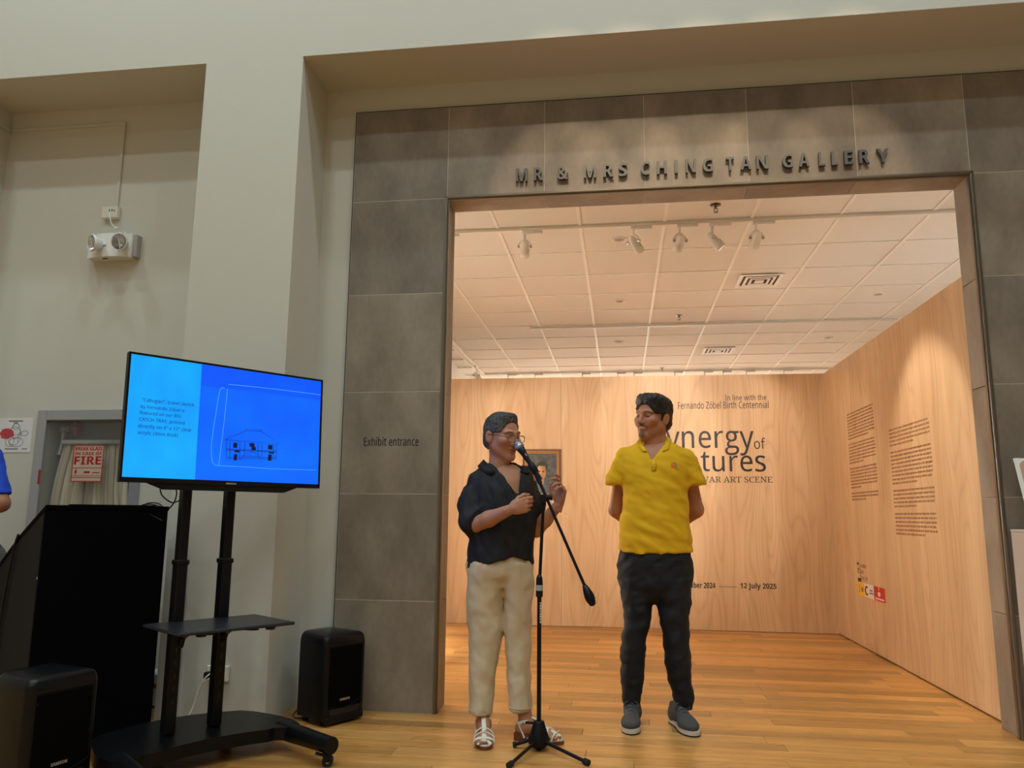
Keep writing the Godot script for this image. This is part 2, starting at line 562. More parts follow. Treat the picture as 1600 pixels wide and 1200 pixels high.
func hall_lights():
	# recessed downlights of the hall: three rows, whose shadows of the soffit edge step down the wall
	var ring := Shape.new().lathe([Vector2(0.075, 0.0), Vector2(0.1, -0.008), Vector2(0.1, 0.0)], 20).done()
	var disc := Shape.new().lathe([Vector2(0.0, 0.0), Vector2(0.075, 0.001), Vector2(0.0, 0.002)], 20).done()
	for r in [[1.35, 1.45], [2.43, 1.25], [3.62, 1.0], [6.2, 1.4], [8.7, 1.6]]:
		for x in [-3.6, -1.2, 1.2, 3.6]:
			var d := thing("downlight", "round recessed downlight in the high hall ceiling", "downlight", Vector3(x, HALL_TOP - 0.001, r[0]), 0.0, "downlights of the hall ceiling")
			put("ring", ring, M.lamp_body, d)
			put("glowing_lens", disc, M.glow, d, Vector3(0, -0.004, 0))
			spot(d, Vector3(x, HALL_TOP - 0.03, r[0]), Vector3(x, 0, r[0]), HALL_POWER * r[1], 72.0, HALL_WHITE, 0.06, 0.6)
	for x in [0.7, 1.1, 1.5, 1.9, 2.3]:
		var d := thing("accent_spotlight", "narrow ceiling spotlight aimed at the gallery name over the portal", "spotlight", Vector3(x, HALL_TOP - 0.001, 3.5), 0.0, "accent spotlights over the portal")
		put("housing", Shape.new().lathe([Vector2(0.0, -0.16), Vector2(0.05, -0.16), Vector2(0.055, 0.0), Vector2(0.0, 0.0)], 18).done(), M.lamp_body, d)
		put("glowing_lens", disc, M.glow, d, Vector3(0, -0.164, 0), Basis.from_scale(Vector3.ONE * 0.6))
		spot(d, Vector3(x, HALL_TOP - 0.18, 3.5), Vector3(x, 2.9, 0), ACCENT_POWER, 5.8, Color(1.0, 0.88, 0.72), 0.02, 0.5)

const HALL_WHITE := Color(0.92, 1.0, 1.02)
const GALLERY_WHITE := Color(1.0, 0.965, 0.92)
const HALL_POWER := 1.5
const ACCENT_POWER := 8.0
const TRACK_POWER := 2.35
const REAR_POWER := 4.6

func track(called_label: String, a: Vector3, b: Vector3):
	var t := thing("lighting_track", called_label, "track", a, 0.0, "lighting tracks under the gallery ceiling")
	var d := b - a
	var n := d.normalized()
	var s := n.cross(Vector3.UP)
	put("rail", Shape.new().box(d * 0.5, Vector3(0.034, 0.022, d.length()), 0.003, Basis(s, Vector3.UP, -n)).done(), M.track, t)
	put("end_cap", Shape.new().box(Vector3.ZERO, Vector3(0.038, 0.026, 0.03), 0.003, Basis(s, Vector3.UP, -n)).done(), M.track, t)
	put("end_cap", Shape.new().box(d, Vector3(0.038, 0.026, 0.03), 0.003, Basis(s, Vector3.UP, -n)).done(), M.track, t)
	return t

# one spot on a track: adapter, stem, yoke, two-part can, lens; at = underside of the rail
func track_spot(label: String, at: Vector3, to: Vector3, energy: float, angle: float, along := Vector3.RIGHT, size := 1.0):
	var t := thing("track_spotlight", label, "spotlight", at, 0.0, "spotlights on the gallery tracks")
	var warm := GALLERY_WHITE
	put("adapter", Shape.new().box(along * 0.055 + Vector3(0, -0.012, 0), Vector3(0.15, 0.024, 0.032) * size, 0.004, basis_from(along, Vector3.UP)).done(), M.lamp_body, t)
	put("stem", Shape.new().tube([Vector3(0, -0.02, 0), Vector3(0, -0.06, 0) * size], 0.009 * size, 8).done(), M.lamp_body, t)
	var pivot := Vector3(0, -0.115, 0) * size
	var dir := (to - at - pivot).normalized()
	var side := dir.cross(Vector3.UP).normalized()
	var yk := [pivot + side * 0.042 * size, pivot + side * 0.036 * size + Vector3(0, 0.03, 0) * size, Vector3(0, -0.058, 0) * size, pivot - side * 0.036 * size + Vector3(0, 0.03, 0) * size, pivot - side * 0.042 * size]
	put("yoke", Shape.new().tube(yk, 0.005 * size, 6).done(), M.lamp_body, t)
	var xf := Transform3D(aim(dir).scaled(Vector3.ONE * size), pivot)
	xf.basis = aim(dir) * Basis.from_scale(Vector3.ONE * size)
	put("can", Shape.new().lathe([Vector2(0, -0.052), Vector2(0.016, -0.05), Vector2(0.026, -0.034), Vector2(0.03, -0.01), Vector2(0.03, 0.03), Vector2(0.037, 0.034), Vector2(0.037, 0.092), Vector2(0.032, 0.094), Vector2(0.031, 0.08)], 18, xf).done(), M.lamp_body, t)
	put("knob", Shape.new().tube([pivot + side * 0.036 * size, pivot + side * 0.052 * size], 0.014 * size, 10).done(), M.chrome, t)
	put("knob", Shape.new().tube([pivot - side * 0.036 * size, pivot - side * 0.052 * size], 0.014 * size, 10).done(), M.chrome, t)
	put("glowing_lens", Shape.new().lathe([Vector2(0, 0.08), Vector2(0.031, 0.08), Vector2(0.0, 0.082)], 18, xf).done(), M.glow, t)
	spot(t, at + pivot + dir * 0.1 * size, to, energy, angle, warm, 0.03, 0.5)
	return t

func gallery_lights():
	var y := GALLERY_TOP - 0.014
	track("white lighting track across the gallery just inside the portal", Vector3(-1.2, y, -1.02), Vector3(4.9, y, -1.02))
	track("white lighting track across the middle of the gallery ceiling", Vector3(0.05, y, -4.1), Vector3(3.95, y, -4.1))
	track("white lighting track along the far end above the plywood partition", Vector3(-0.95, y, -6.9), Vector3(4.4, y, -6.9))
	track("white lighting track running deep along the gallery wall", Vector3(-0.98, y, -4.6), Vector3(-0.98, y, -6.85))
	var yb := y - 0.011
	# the five heads just inside the portal: pixel of the adapter, aim, strength
	var heads := [
		[820, 366, Vector3(0.0, 1.3, BACK), 0.6, 26.0, "white track spotlight hanging alone at one end of the front track"],
		[990, 357, Vector3(2.9, 1.0, BACK), 0.9, 26.0, "white track spotlight tilted sideways beside the ceiling disc"],
		[1062, 354, Vector3(0.9, 1.7, BACK), 1.1, 28.0, "white track spotlight pointing straight at the title wall"],
		[1113, 352, Vector3(RIGHT, 1.35, -1.0), 1.0, 26.0, "white track spotlight with lit face aimed at the wall text"],
		[1181, 350, Vector3(1.75, 1.75, BACK), 1.2, 26.0, "white track spotlight hanging closest to the square air outlet"]]
	for h in heads:
		var p := on_z(h[0], h[1], -1.02)
		track_spot(h[5], Vector3(p.x, yb, -1.02), h[2], TRACK_POWER * h[3], h[4])
	# more heads outside the frame on the same track light the rest of the plywood
	for h in [[-0.67, Vector3(-0.75, 1.3, BACK), 0.5], [-0.27, Vector3(-1.3, 1.7, -0.7), 11.0], [-0.47, Vector3(-1.3, 1.6, -1.1), 11.0], [-0.87, Vector3(-1.3, 1.3, -1.6), 6.0], [3.6, Vector3(5.4, 1.3, -1.2), 12.0], [4.2, Vector3(5.4, 1.3, -2.0), 12.0]]:
		track_spot("white track spotlight on the front track hidden by the portal reveal", Vector3(h[0], yb, -1.02), h[1], TRACK_POWER * h[2], 27.0)
	for u in [794, 836, 910, 965, 991, 1054, 1101, 1130, 1166, 1225]:
		var p := on_z(u, 584, -6.9)
		track_spot("small white spotlight on the far track above the plywood partition", Vector3(p.x, yb, -6.9), Vector3(p.x + 0.1, 1.5, -8.99), REAR_POWER, 40.0, Vector3.RIGHT, 0.9)
	track_spot("bright white spotlight on the deep track beside the gallery wall", Vector3(-0.98, yb, -6.3), Vector3(-0.2, 1.6, -8.99), REAR_POWER, 40.0, Vector3.BACK)

# ================================================================ objects
func on_plane(u, v, p: Vector3, n: Vector3) -> Vector3:
	var d = ray(u, v)
	return cam_pos + d * ((p - cam_pos).dot(n) / d.dot(n))

func build_objects():
	M.vinyl = mat(rgb(38, 30, 32), 0.5)
	M.vinyl_soft = mat(rgb(146, 102, 68), 0.6)
	M.black_plastic = mat(rgb(15, 15, 17), 0.4)
	M.black_satin = mat(rgb(16, 17, 19), 0.28)
	M.black_gloss = mat(rgb(14, 14, 16), 0.12)
	M.black_metal = mat(rgb(18, 19, 22), 0.36, 0.2)
	M.rubber = mat(rgb(20, 20, 20), 0.8)
	M.steel = mat(rgb(176, 180, 186), 0.3, 0.9)
	M.red = mat(rgb(176, 24, 26), 0.45)
	M.white_cord = mat(rgb(236, 236, 232), 0.5)
	for m in [M.black_plastic, M.black_metal, M.black_satin]: m.metallic_specular = 0.35
	lettering()
	painting()
	ceiling_fittings()
	emergency_light()
	hose_cabinet()
	screen_cart()
	lectern()
	speaker("black portable loudspeaker on the floor against the stone tiles", Vector3(-0.496, 0, 0.389), deg_to_rad(60), 0.284)
	speaker("black portable loudspeaker on the floor in front of the lectern", Vector3(-1.185, 0, 1.62), deg_to_rad(72), 0.30)
	wall_socket()
	microphone_stand()
	pedestal()

# ---------------------------------------------------------------- lettering on walls
func flat_words(parent, called, s, font, uL, vB, uR, vT, z, m, weight := 400):
	var a := on_z(uL, vB, z)
	var b := on_z(uR, vB, z)
	var c := on_z((uL + uR) * 0.5, vT, z)
	return put(called, letters(s, font, b.x - a.x, c.y - (a.y + b.y) * 0.5, 0.0015, weight), m, parent, Vector3(a.x, (a.y + b.y) * 0.5, z) - parent.position)

func lettering():
	# raised letters over the portal, each one its own piece; numbers are pixel spans of the letters
	var sign_ := thing("gallery_sign", "dark raised metal letters MR & MRS CHING TAN GALLERY above the portal", "sign", Vector3(1.5, 3.15, 0.0))
	var rows := [["M", 65, 110], ["R", 135, 170], ["&", 225, 270], ["M", 330, 378], ["R", 405, 445], ["S", 465, 500], ["C", 553, 588], ["H", 615, 655], ["I", 685, 697], ["N", 728, 768], ["G", 795, 835], ["T", 887, 918], ["A", 942, 985], ["N", 1005, 1052], ["G", 1108, 1148], ["A", 1172, 1212], ["L", 1250, 1275], ["L", 1300, 1325], ["E", 1350, 1385], ["R", 1408, 1448], ["Y", 1478, 1525]]
	var pin := Shape.new().tube([Vector3(0, 0, -0.012), Vector3(0, 0, 0.0)], 0.003, 6).done()
	for r in rows:
		var a := on_z(780 + r[1] / 2.5, 250, 0.03)
		var b := on_z(780 + r[2] / 2.5, 250, 0.03)
		var mid = (r[1] + r[2]) * 0.5
		var vc: float = 200 + lerpf(182, 106, (mid - 88) / 1414.0) / 2.5
		var yc := on_z(780 + mid / 2.5, vc, 0.03).y
		var h := 0.083
		var wl: float = max(b.x - a.x, 0.014)
		var plain := box_mesh(Vector3(wl, h, 0.02), 0.0, Vector3(wl * 0.5, h * 0.5, 0.01))
		put("letter", plain if r[0] == "I" else letters(r[0], "Droid Sans", wl, h, 0.02, 600), M.sign_metal, sign_, Vector3(a.x, yc - h * 0.5, 0.008) - sign_.position)
		put("pin", pin, M.sign_metal, sign_, Vector3((a.x + b.x) * 0.5, yc + h * 0.1, 0.0082) - sign_.position)
	var en := thing("entrance_lettering", "small dark lettering Exhibit entrance on the stone tile", "lettering", on_z(611, 690, 0.0))
	flat_words(en, "words", "Exhibit entrance", "Droid Sans", 568.5, 696.5, 654, 682.5, 0.0002, M.vinyl)
	# exhibition title on the plywood
	var zb := BACK + 0.0003
	var t := thing("exhibition_title", "large dark vinyl title Synergy of Ventures on the plywood wall", "lettering", on_z(1110, 712, zb))
	flat_words(t, "title_word", "Synergy", "Droid Sans", 1020, 712, 1179, 665, zb, M.vinyl)
	flat_words(t, "title_word", "of", "Droid Sans", 1178.5, 701.5, 1196, 684, zb, M.vinyl)
	flat_words(t, "title_word", "Ventures", "Droid Sans", 1020, 737, 1197, 704, zb, M.vinyl)
	flat_words(t, "subtitle", "POST-WAR ART SCENE", "Droid Serif", 1054, 754, 1207, 744.5, zb, M.vinyl)
	var de := thing("dedication_lettering", "small two line dedication with Birth Centennial above the title", "lettering", on_z(1150, 630, zb))
	flat_words(de, "words", "In line with the", "Droid Sans", 1133, 625.5, 1197.5, 616.5, zb, M.vinyl)
	flat_words(de, "words", "Fernando Zóbel Birth Centennial", "Droid Sans", 1059.5, 638.5, 1201, 627, zb, M.vinyl)
	var da := thing("date_lettering", "small dark dates 2024 to 12 July 2025 low on the plywood", "lettering", on_z(1150, 917, zb))
	flat_words(da, "words", "September 2024", "Droid Sans", 1053, 921.5, 1118, 909.5, zb, M.vinyl, 600)
	flat_words(da, "words", "12 July 2025", "Droid Sans", 1157, 922.5, 1213.5, 911, zb, M.vinyl, 600)
	var la := on_z(1123, 917, zb)
	var lb := on_z(1151, 917, zb)
	put("dash", box_mesh(Vector3(lb.x - la.x, 0.004, 0.0012)), M.vinyl, da, (la + lb) * 0.5 - da.position)
	# the two columns of small wall text: lines of short strokes, too small to read
	var cols := [
		[Vector2(1323, 649), Vector2(1363, 630), "narrow column of small brown wall text closest to the title wall", [9, 7, 7, 3], 0.6],
		[Vector2(1389, 673), Vector2(1451, 655), "wide column of small brown wall text closest to the portal", [5, 9, 5, 6], 0.645]]
	var rng := RandomNumberGenerator.new()
	rng.seed = 17
	for c in cols:
		var a := on_x(c[0].x, c[0].y, RIGHT)
		var b := on_x(c[1].x, c[1].y, RIGHT)
		var o := thing("wall_text", c[2], "lettering", Vector3(RIGHT, a.y, a.z), 0.0, "columns of wall text")
		var y := 0.0
		var wide = b.z - a.z
		var bottom := on_x(c[0].x + 10, 790 if c[4] < 0.62 else 845, RIGHT).y - a.y
		var n_lines := 0.0
		for k in c[3]: n_lines += k + 0.9
		var step := bottom / n_lines
		for k in c[3]:
			var s := Shape.new()
			for line in k:
				var x := 0.0
				var end = wide if line < k - 1 else wide * rng.randf_range(0.35, 0.8)
				while x < end - 0.01:
					var word: float = min(rng.randf_range(0.02, 0.09), end - x)
					var lx := x
					while lx < x + word:
						var hh: float = absf(step) * rng.randf_range(0.36, 0.56)
						s.box(Vector3(-0.0004, y - hh * 0.5 + absf(step) * 0.2, lx + 0.0025), Vector3(0.0008, hh, 0.0028))
						lx += 0.0062
					x += word + 0.011
				y += step
			put("paragraph", s.done(), M.vinyl_soft, o)
			y += step * 0.9
	# gallery mark and sponsor strip
	var mk := on_x(1339, 880, RIGHT)
	var logo := thing("gallery_mark", "small black gallery logo above the sponsor strip on plywood", "logo", mk)
	var s := Shape.new()
	s.box(Vector3(-0.0006, 0.0, 0.03), Vector3(0.001, 0.02, 0.05))
	s.box(Vector3(-0.0006, -0.03, 0.055), Vector3(0.001, 0.06, 0.009))
	s.box(Vector3(-0.0006, -0.045, 0.035), Vector3(0.001, 0.008, 0.04))
	s.box(Vector3(-0.0006, -0.075, 0.035), Vector3(0.001, 0.008, 0.04))
	s.box(Vector3(-0.0006, -0.06, 0.018), Vector3(0.001, 0.03, 0.009))
	s.box(Vector3(-0.0006, -0.08, 0.085), Vector3(0.001, 0.075, 0.009))
	s.box(Vector3(-0.0006, -0.135, 0.05), Vector3(0.001, 0.03, 0.09))
	put("mark", s.done(), M.vinyl, logo)
	var w3 := Basis(Vector3(0, 0, 1), Vector3.UP, Vector3(-1, 0, 0))
	var k3 := 0
	for w in ["ATENEO", "ART", "GALLERY"]:
		put("words", letters(w, "Droid Sans", [0.15, 0.07, 0.17][k3], 0.03, 0.001), M.vinyl_soft, logo, Vector3(-0.0002, -0.03 - k3 * 0.05, 0.11), w3)
		k3 += 1
	var p0 := on_x(1339.5, 908, RIGHT)
	var strip := thing("sponsor_strip", "printed strip of yellow, white and red sponsor logos on plywood", "sticker", p0)
	var e1 := on_x(1384, 942, RIGHT)
	var hh := p0.y - on_x(1341.5, 929, RIGHT).y
	var ww := e1.z - p0.z
	var yel := mat(rgb(240, 186, 24), 0.5)
	var wht := mat(rgb(236, 226, 224), 0.5)
	var red := mat(rgb(198, 36, 22), 0.5)
	put("yellow_panel", box_mesh(Vector3(0.001, hh, ww * 0.28)), yel, strip, Vector3(-0.0006, -hh * 0.5, ww * 0.14))
	put("white_panel", box_mesh(Vector3(0.001, hh, ww * 0.34)), wht, strip, Vector3(-0.0006, -hh * 0.5, ww * 0.45))
	put("red_panel", box_mesh(Vector3(0.001, hh, ww * 0.38)), red, strip, Vector3(-0.0006, -hh * 0.5, ww * 0.81))
	put("emblem", Shape.new().box(Vector3(-0.0014, -hh * 0.5, ww * 0.085), Vector3(0.0008, hh * 0.6, 0.012)).box(Vector3(-0.0014, -hh * 0.52, ww * 0.19), Vector3(0.0008, hh * 0.34, 0.05)).done(), M.vinyl_soft, strip)
	var arc := []
	for k in 11:
		var an := deg_to_rad(50 + k * 26)
		arc.append(Vector3(-0.0013, -hh * 0.5 + sin(an) * hh * 0.3, ww * 0.37 + cos(an) * 0.035))
	put("emblem", Shape.new().tube(arc, 0.007, 5).done(), mat(rgb(120, 24, 40), 0.5), strip)
	put("emblem", Shape.new().box(Vector3(-0.0014, -hh * 0.42, ww * 0.52), Vector3(0.0008, 0.012, 0.08)).box(Vector3(-0.0014, -hh * 0.62, ww * 0.53), Vector3(0.0008, 0.012, 0.1)).done(), mat(rgb(120, 116, 120), 0.5), strip)
	var fl := PackedVector2Array()
	for k in 12: fl.append(Vector2(cos(TAU * k / 12.0) * 0.032, sin(TAU * k / 12.0) * hh * 0.17))
	put("emblem", Shape.new().prism(fl, 0.0, 0.0008, Transform3D(w3, Vector3(-0.0012, -hh * 0.5, ww * 0.8))).prism(PackedVector2Array([Vector2(-0.012, 0.02), Vector2(0.012, 0.02), Vector2(0, 0.05)]), 0.0, 0.0008, Transform3D(w3, Vector3(-0.0012, -hh * 0.4, ww * 0.8))).box(Vector3(-0.0014, -hh * 0.84, ww * 0.81), Vector3(0.0008, 0.012, ww * 0.3)).done(), wht, strip)

func painting():
	var a := on_z(817, 778, BACK)
	var b := on_z(877, 702, BACK)
	var w := b.x - a.x
	var h := b.y - a.y
	var o := thing("framed_portrait", "small framed oil portrait of a dark haired sitter on plywood", "painting", Vector3((a.x + b.x) * 0.5, (a.y + b.y) * 0.5, BACK))
	var wood := mat(rgb(104, 62, 30), 0.4)
	var gold := mat(rgb(196, 158, 92), 0.4, 0.4)
	for lay in [[0.0, 0.022, 0.03, wood], [0.021, 0.008, 0.024, gold], [0.028, 0.014, 0.016, mat(rgb(150, 96, 50), 0.45)], [0.041, 0.005, 0.02, gold]]:
		var iw: float = w * 0.5 - lay[0]
		var ih: float = h * 0.5 - lay[0]
		var s := Shape.new()
		for sg in [-1.0, 1.0]:
			s.box(Vector3(0, sg * (ih - lay[1] * 0.5), lay[2] * 0.5), Vector3(iw * 2, lay[1], lay[2]), 0.002)
			s.box(Vector3(sg * (iw - lay[1] * 0.5), 0, lay[2] * 0.5), Vector3(lay[1], (ih - lay[1]) * 2, lay[2]), 0.002)
		put("frame_moulding", s.done(), lay[3], o)
	# a plain generic head and shoulders
	var n := fbm(41, 0.05, 3)
	var im := Image.create(96, 128, false, Image.FORMAT_RGB8)
	for y in 128:
		for x in 96:
			var q := Vector2((x - 46) / 96.0, (y - 60) / 128.0)
			var g := n.get_noise_2d(x, y)
			var c := rgb(84, 84, 78).lerp(rgb(58, 58, 56), 0.5 + g)
			if (q - Vector2(0.02, 0.47)).length() < 0.3 or (q.y > 0.25 and absf(q.x) < 0.44 and q.y > 0.28 + absf(q.x) * 0.35): c = rgb(92, 98, 102).lerp(rgb(66, 72, 78), 0.5 + g)
			if Vector2(q.x / 0.085, (q.y - 0.18) / 0.16).length() < 1.0: c = rgb(168, 124, 80)
			if Vector2((q.x - 0.015) / 0.18, (q.y + 0.14) / 0.14).length() < 1.0: c = rgb(34, 28, 24)
			if Vector2(q.x / 0.145, (q.y + 0.01) / 0.215).length() < 1.0 and q.y > -0.16: c = rgb(206, 158, 106).lerp(rgb(150, 104, 66), clampf(0.5 + q.x * 3.0 + g * 0.5, 0, 1))
			if absf(q.y + 0.02) < 0.016 and absf(absf(q.x + 0.01) - 0.065) < 0.035: c = rgb(54, 38, 28)
			if absf(q.y - 0.115) < 0.012 and absf(q.x + 0.01) < 0.045: c = rgb(136, 70, 56)
			im.set_pixel(x, y, c)
	var m := mat(Color.WHITE, 0.4)
	m.albedo_texture = ImageTexture.create_from_image(im)
	var qm := QuadMesh.new()
	qm.size = Vector2(w - 0.08, h - 0.08)
	put("canvas", qm, m, o, Vector3(0, 0, 0.012))

# ---------------------------------------------------------------- ceiling fittings
func ceiling_fittings():
	var y := GALLERY_TOP + 0.005
	var hollow := mat(rgb(92, 70, 52), 0.7)
	for c in [[Vector3(2.282, y, -2.53), "square white air outlet in the ceiling close to the front track"], [Vector3(2.282, y, -5.56), "square white air outlet in the ceiling beyond the middle track"]]:
		var o := thing("air_outlet", c[1], "air vent", c[0], 0.0, "ceiling air outlets")
		put("cavity", box_mesh(Vector3(0.33, 0.002, 0.33)), hollow, o, Vector3(0, -0.002, 0))
		for k in 4:
			var r: float = [0.19, 0.132, 0.088, 0.045][k]
			var t: float = [0.036, 0.024, 0.022, 0.045][k]
			var low: float = [-0.012, -0.016, -0.019, -0.021][k]
			var s := Shape.new()
			if k == 3: s.box(Vector3(0, low, 0), Vector3(0.08, 0.004, 0.08), 0.001)
			else:
				for sg in [-1.0, 1.0]:
					s.box(Vector3(0, low, sg * (r - t * 0.5)), Vector3(r * 2, 0.006, t), 0.002)
					s.box(Vector3(sg * (r - t * 0.5), low, 0), Vector3(t, 0.006, (r - t) * 2), 0.002)
			put("outer_frame" if k == 0 else "vane", s.done(), M.tee_bar, o)
	for c in [[Vector3(1.697, y, -0.74), "chrome fire sprinkler in the ceiling just inside the portal"], [Vector3(1.664, y, -3.72), "chrome fire sprinkler in the ceiling before the middle track"], [Vector3(1.64, y, -6.72), "chrome fire sprinkler in the ceiling close to the far track"]]:
		var o := thing("fire_sprinkler", c[1], "sprinkler", c[0], 0.0, "fire sprinklers in the gallery ceiling")
		put("escutcheon", Shape.new().lathe([Vector2(0.0, -0.012), Vector2(0.02, -0.012), Vector2(0.036, -0.004), Vector2(0.037, -0.006)], 16).done(), M.bronze, o)
		put("head", Shape.new().tube([Vector3(0, -0.01, 0), Vector3(0, -0.032, 0)], 0.009, 8).tube([Vector3(0.008, -0.03, 0), Vector3(0.014, -0.042, 0), Vector3(0.004, -0.056, 0)], 0.003, 5).tube([Vector3(-0.008, -0.03, 0), Vector3(-0.014, -0.042, 0), Vector3(-0.004, -0.056, 0)], 0.003, 5).done(), M.bronze, o)
		put("deflector", Shape.new().lathe([Vector2(0, -0.059), Vector2(0.016, -0.058), Vector2(0.0, -0.056)], 12).done(), M.bronze, o)
	for c in [[Vector3(1.048, y, -1.35), "white ceiling disc beside the front track spotlights"], [Vector3(1.044, y, -3.11), "white ceiling disc in the middle of the gallery ceiling"], [Vector3(3.474, y, -3.12), "white ceiling disc near the plywood wall with text"], [Vector3(1.032, y, -4.94), "white ceiling disc beyond the middle track"], [Vector3(3.473, y, -4.97), "white ceiling disc beyond the middle track near the plywood"]]:
		var o := thing("ceiling_disc", c[1], "speaker disc", c[0], 0.0, "discs in the gallery ceiling")
		put("rim", Shape.new().lathe([Vector2(0.04, -0.004), Vector2(0.05, -0.012), Vector2(0.058, -0.01), Vector2(0.062, 0.0)], 20).done(), M.tee_bar, o)
		put("grille", Shape.new().lathe([Vector2(0.0, -0.003), Vector2(0.042, -0.004)], 20).done(), mat(rgb(170, 160, 150), 0.8), o)

# ---------------------------------------------------------------- niche
func emergency_light():
	var zn := -0.03
	# conduit
	var p1 := on_z(25, 203, zn)
	var p2 := on_z(196, 196, zn)
	var p3 := on_z(181, 327, zn)
	var yc := (p1.y + p2.y) * 0.5
	var cd := thing("cable_conduit", "thin painted cable conduit running across the niche wall to the socket", "conduit", Vector3(p2.x, yc, zn))
	put("run", box_mesh(Vector3(p2.x + 3.063, 0.02, 0.014), 0.002), M.plaster, cd, Vector3(-(p2.x + 3.063) * 0.5, 0, 0.007))
	put("drop", box_mesh(Vector3(0.02, yc - p3.y, 0.014), 0.002), M.plaster, cd, Vector3(0, -(yc - p3.y) * 0.5 + 0.01, 0.0075))
	var c2 := thing("cable_conduit", "thin painted cable conduit along the side of the niche", "conduit", Vector3(-3.0725, yc, 0.18))
	put("run", box_mesh(Vector3(0.014, 0.02, 0.39), 0.002), M.plaster, c2)
	# socket
	var a := on_z(163, 344, zn)
	var b := on_z(189.5, 325, zn)
	var so := thing("wall_outlet", "small white surface socket above the emergency light", "socket", Vector3((a.x + b.x) * 0.5, (a.y + b.y) * 0.5, zn))
	put("box", box_mesh(Vector3(b.x - a.x, b.y - a.y, 0.035), 0.004), M.socket_white, so, Vector3(0, 0, 0.0175))
	put("slots", Shape.new().box(Vector3(0.0, 0.012, 0.0355), Vector3(0.006, 0.014, 0.002)).box(Vector3(0.018, 0.012, 0.0355), Vector3(0.006, 0.014, 0.002)).box(Vector3(0.034, 0.008, 0.0355), Vector3(0.008, 0.008, 0.002)).done(), M.dark, so)
	# twin-head emergency light
	var la := on_z(136, 404, 0.03)
	var lb := on_z(207, 365, 0.03)
	var c := (la + lb) * 0.5
	var w := lb.x - la.x
	var h := lb.y - la.y
	var e := thing("emergency_light", "white emergency light with two round clear lamps on niche wall", "emergency light", Vector3(c.x, c.y, zn))
	var pl := PackedVector2Array([Vector2(-w * 0.5, 0), Vector2(w * 0.5, 0), Vector2(w * 0.5, 0.06)])
	for k in 9: pl.append(Vector2(w * 0.5 - w * (k + 0.5) / 9.0, 0.06 + 0.03 * sin(PI * (k + 0.5) / 9.0)))
	pl.append(Vector2(-w * 0.5, 0.06))
	put("housing", Shape.new().prism(pl, -h * 0.5, h * 0.5, Transform3D(Basis(Vector3.RIGHT, Vector3(0, 0, 1), Vector3(0, -1, 0)), Vector3.ZERO), true).done(), M.white_paint, e)
	put("side_pocket", box_mesh(Vector3(0.028, h * 0.96, 0.05), 0.003), mat(rgb(170, 164, 156), 0.6), e, Vector3(w * 0.5 + 0.016, 0, 0.025))
	put("label", box_mesh(Vector3(0.034, 0.008, 0.002)), mat(rgb(130, 130, 134), 0.5), e, Vector3(-0.02, -0.006, 0.0905))
	put("test_switch", box_mesh(Vector3(0.03, 0.004, 0.012)), M.dark, e, Vector3(-0.03, -h * 0.5 - 0.001, 0.05))
	var lens := mat(rgb(214, 216, 220), 0.08)
	lens.transparency = BaseMaterial3D.TRANSPARENCY_ALPHA
	lens.albedo_color.a = 0.15
	for s in [[145, 380, -0.5], [187, 378, 0.05]]:
		var p := on_z(s[0], s[1], 0.11)
		var dir := Vector3(sin(s[2]), -0.12, cos(s[2])).normalized()
		var lp := put("lamp_head", Shape.new().lathe([Vector2(0.0, -0.055), Vector2(0.03, -0.05), Vector2(0.046, -0.012), Vector2(0.056, 0.0), Vector2(0.056, 0.011), Vector2(0.052, 0.013), Vector2(0.048, 0.004)], 24, Transform3D(aim(dir), Vector3.ZERO)).done(), M.white_paint, e, p - e.position)
		put("reflector", Shape.new().lathe([Vector2(0.0, -0.03), Vector2(0.025, -0.026), Vector2(0.042, -0.006), Vector2(0.051, 0.01)], 24, Transform3D(aim(dir), Vector3.ZERO)).done(), M.chrome, lp)
		put("lens", Shape.new().lathe([Vector2(0.0, 0.022), Vector2(0.03, 0.019), Vector2(0.051, 0.01)], 24, Transform3D(aim(dir), Vector3.ZERO)).done(), lens, lp)
		put("filament_bar", Shape.new().tube([aim(dir) * Vector3(-0.045, 0.006, 0.01), aim(dir) * Vector3(0.045, 0.006, -0.012)], 0.006, 6).done(), M.chrome, lp)
		put("neck", Shape.new().tube([Vector3.ZERO - dir * 0.045, Vector3(0, 0, zn + 0.075) - Vector3(0, 0, p.z)], 0.018, 8).done(), M.white_paint, lp)
	var cord := thing("power_cord", "short white cord hanging from socket to emergency light", "cord", on_z(171, 332, zn + 0.05))
	var pts := []
	for q in [[170, 332, 0.01], [172, 341, 0.04], [175, 351, 0.06], [183, 358, 0.05], [188, 365, 0.04], [195, 363, 0.05], [195, 368, 0.05]]: pts.append(on_z(q[0], q[1], q[2]) - cord.position)
	put("wire", Shape.new().tube(smooth_path(pts, 4), 0.004, 6).done(), M.white_cord, cord)
	put("knot", Shape.new().ball(pts[3] - Vector3(0.008, -0.006, 0), Vector3(0.016, 0.012, 0.012), 6, 8).done(), M.white_cord, cord)

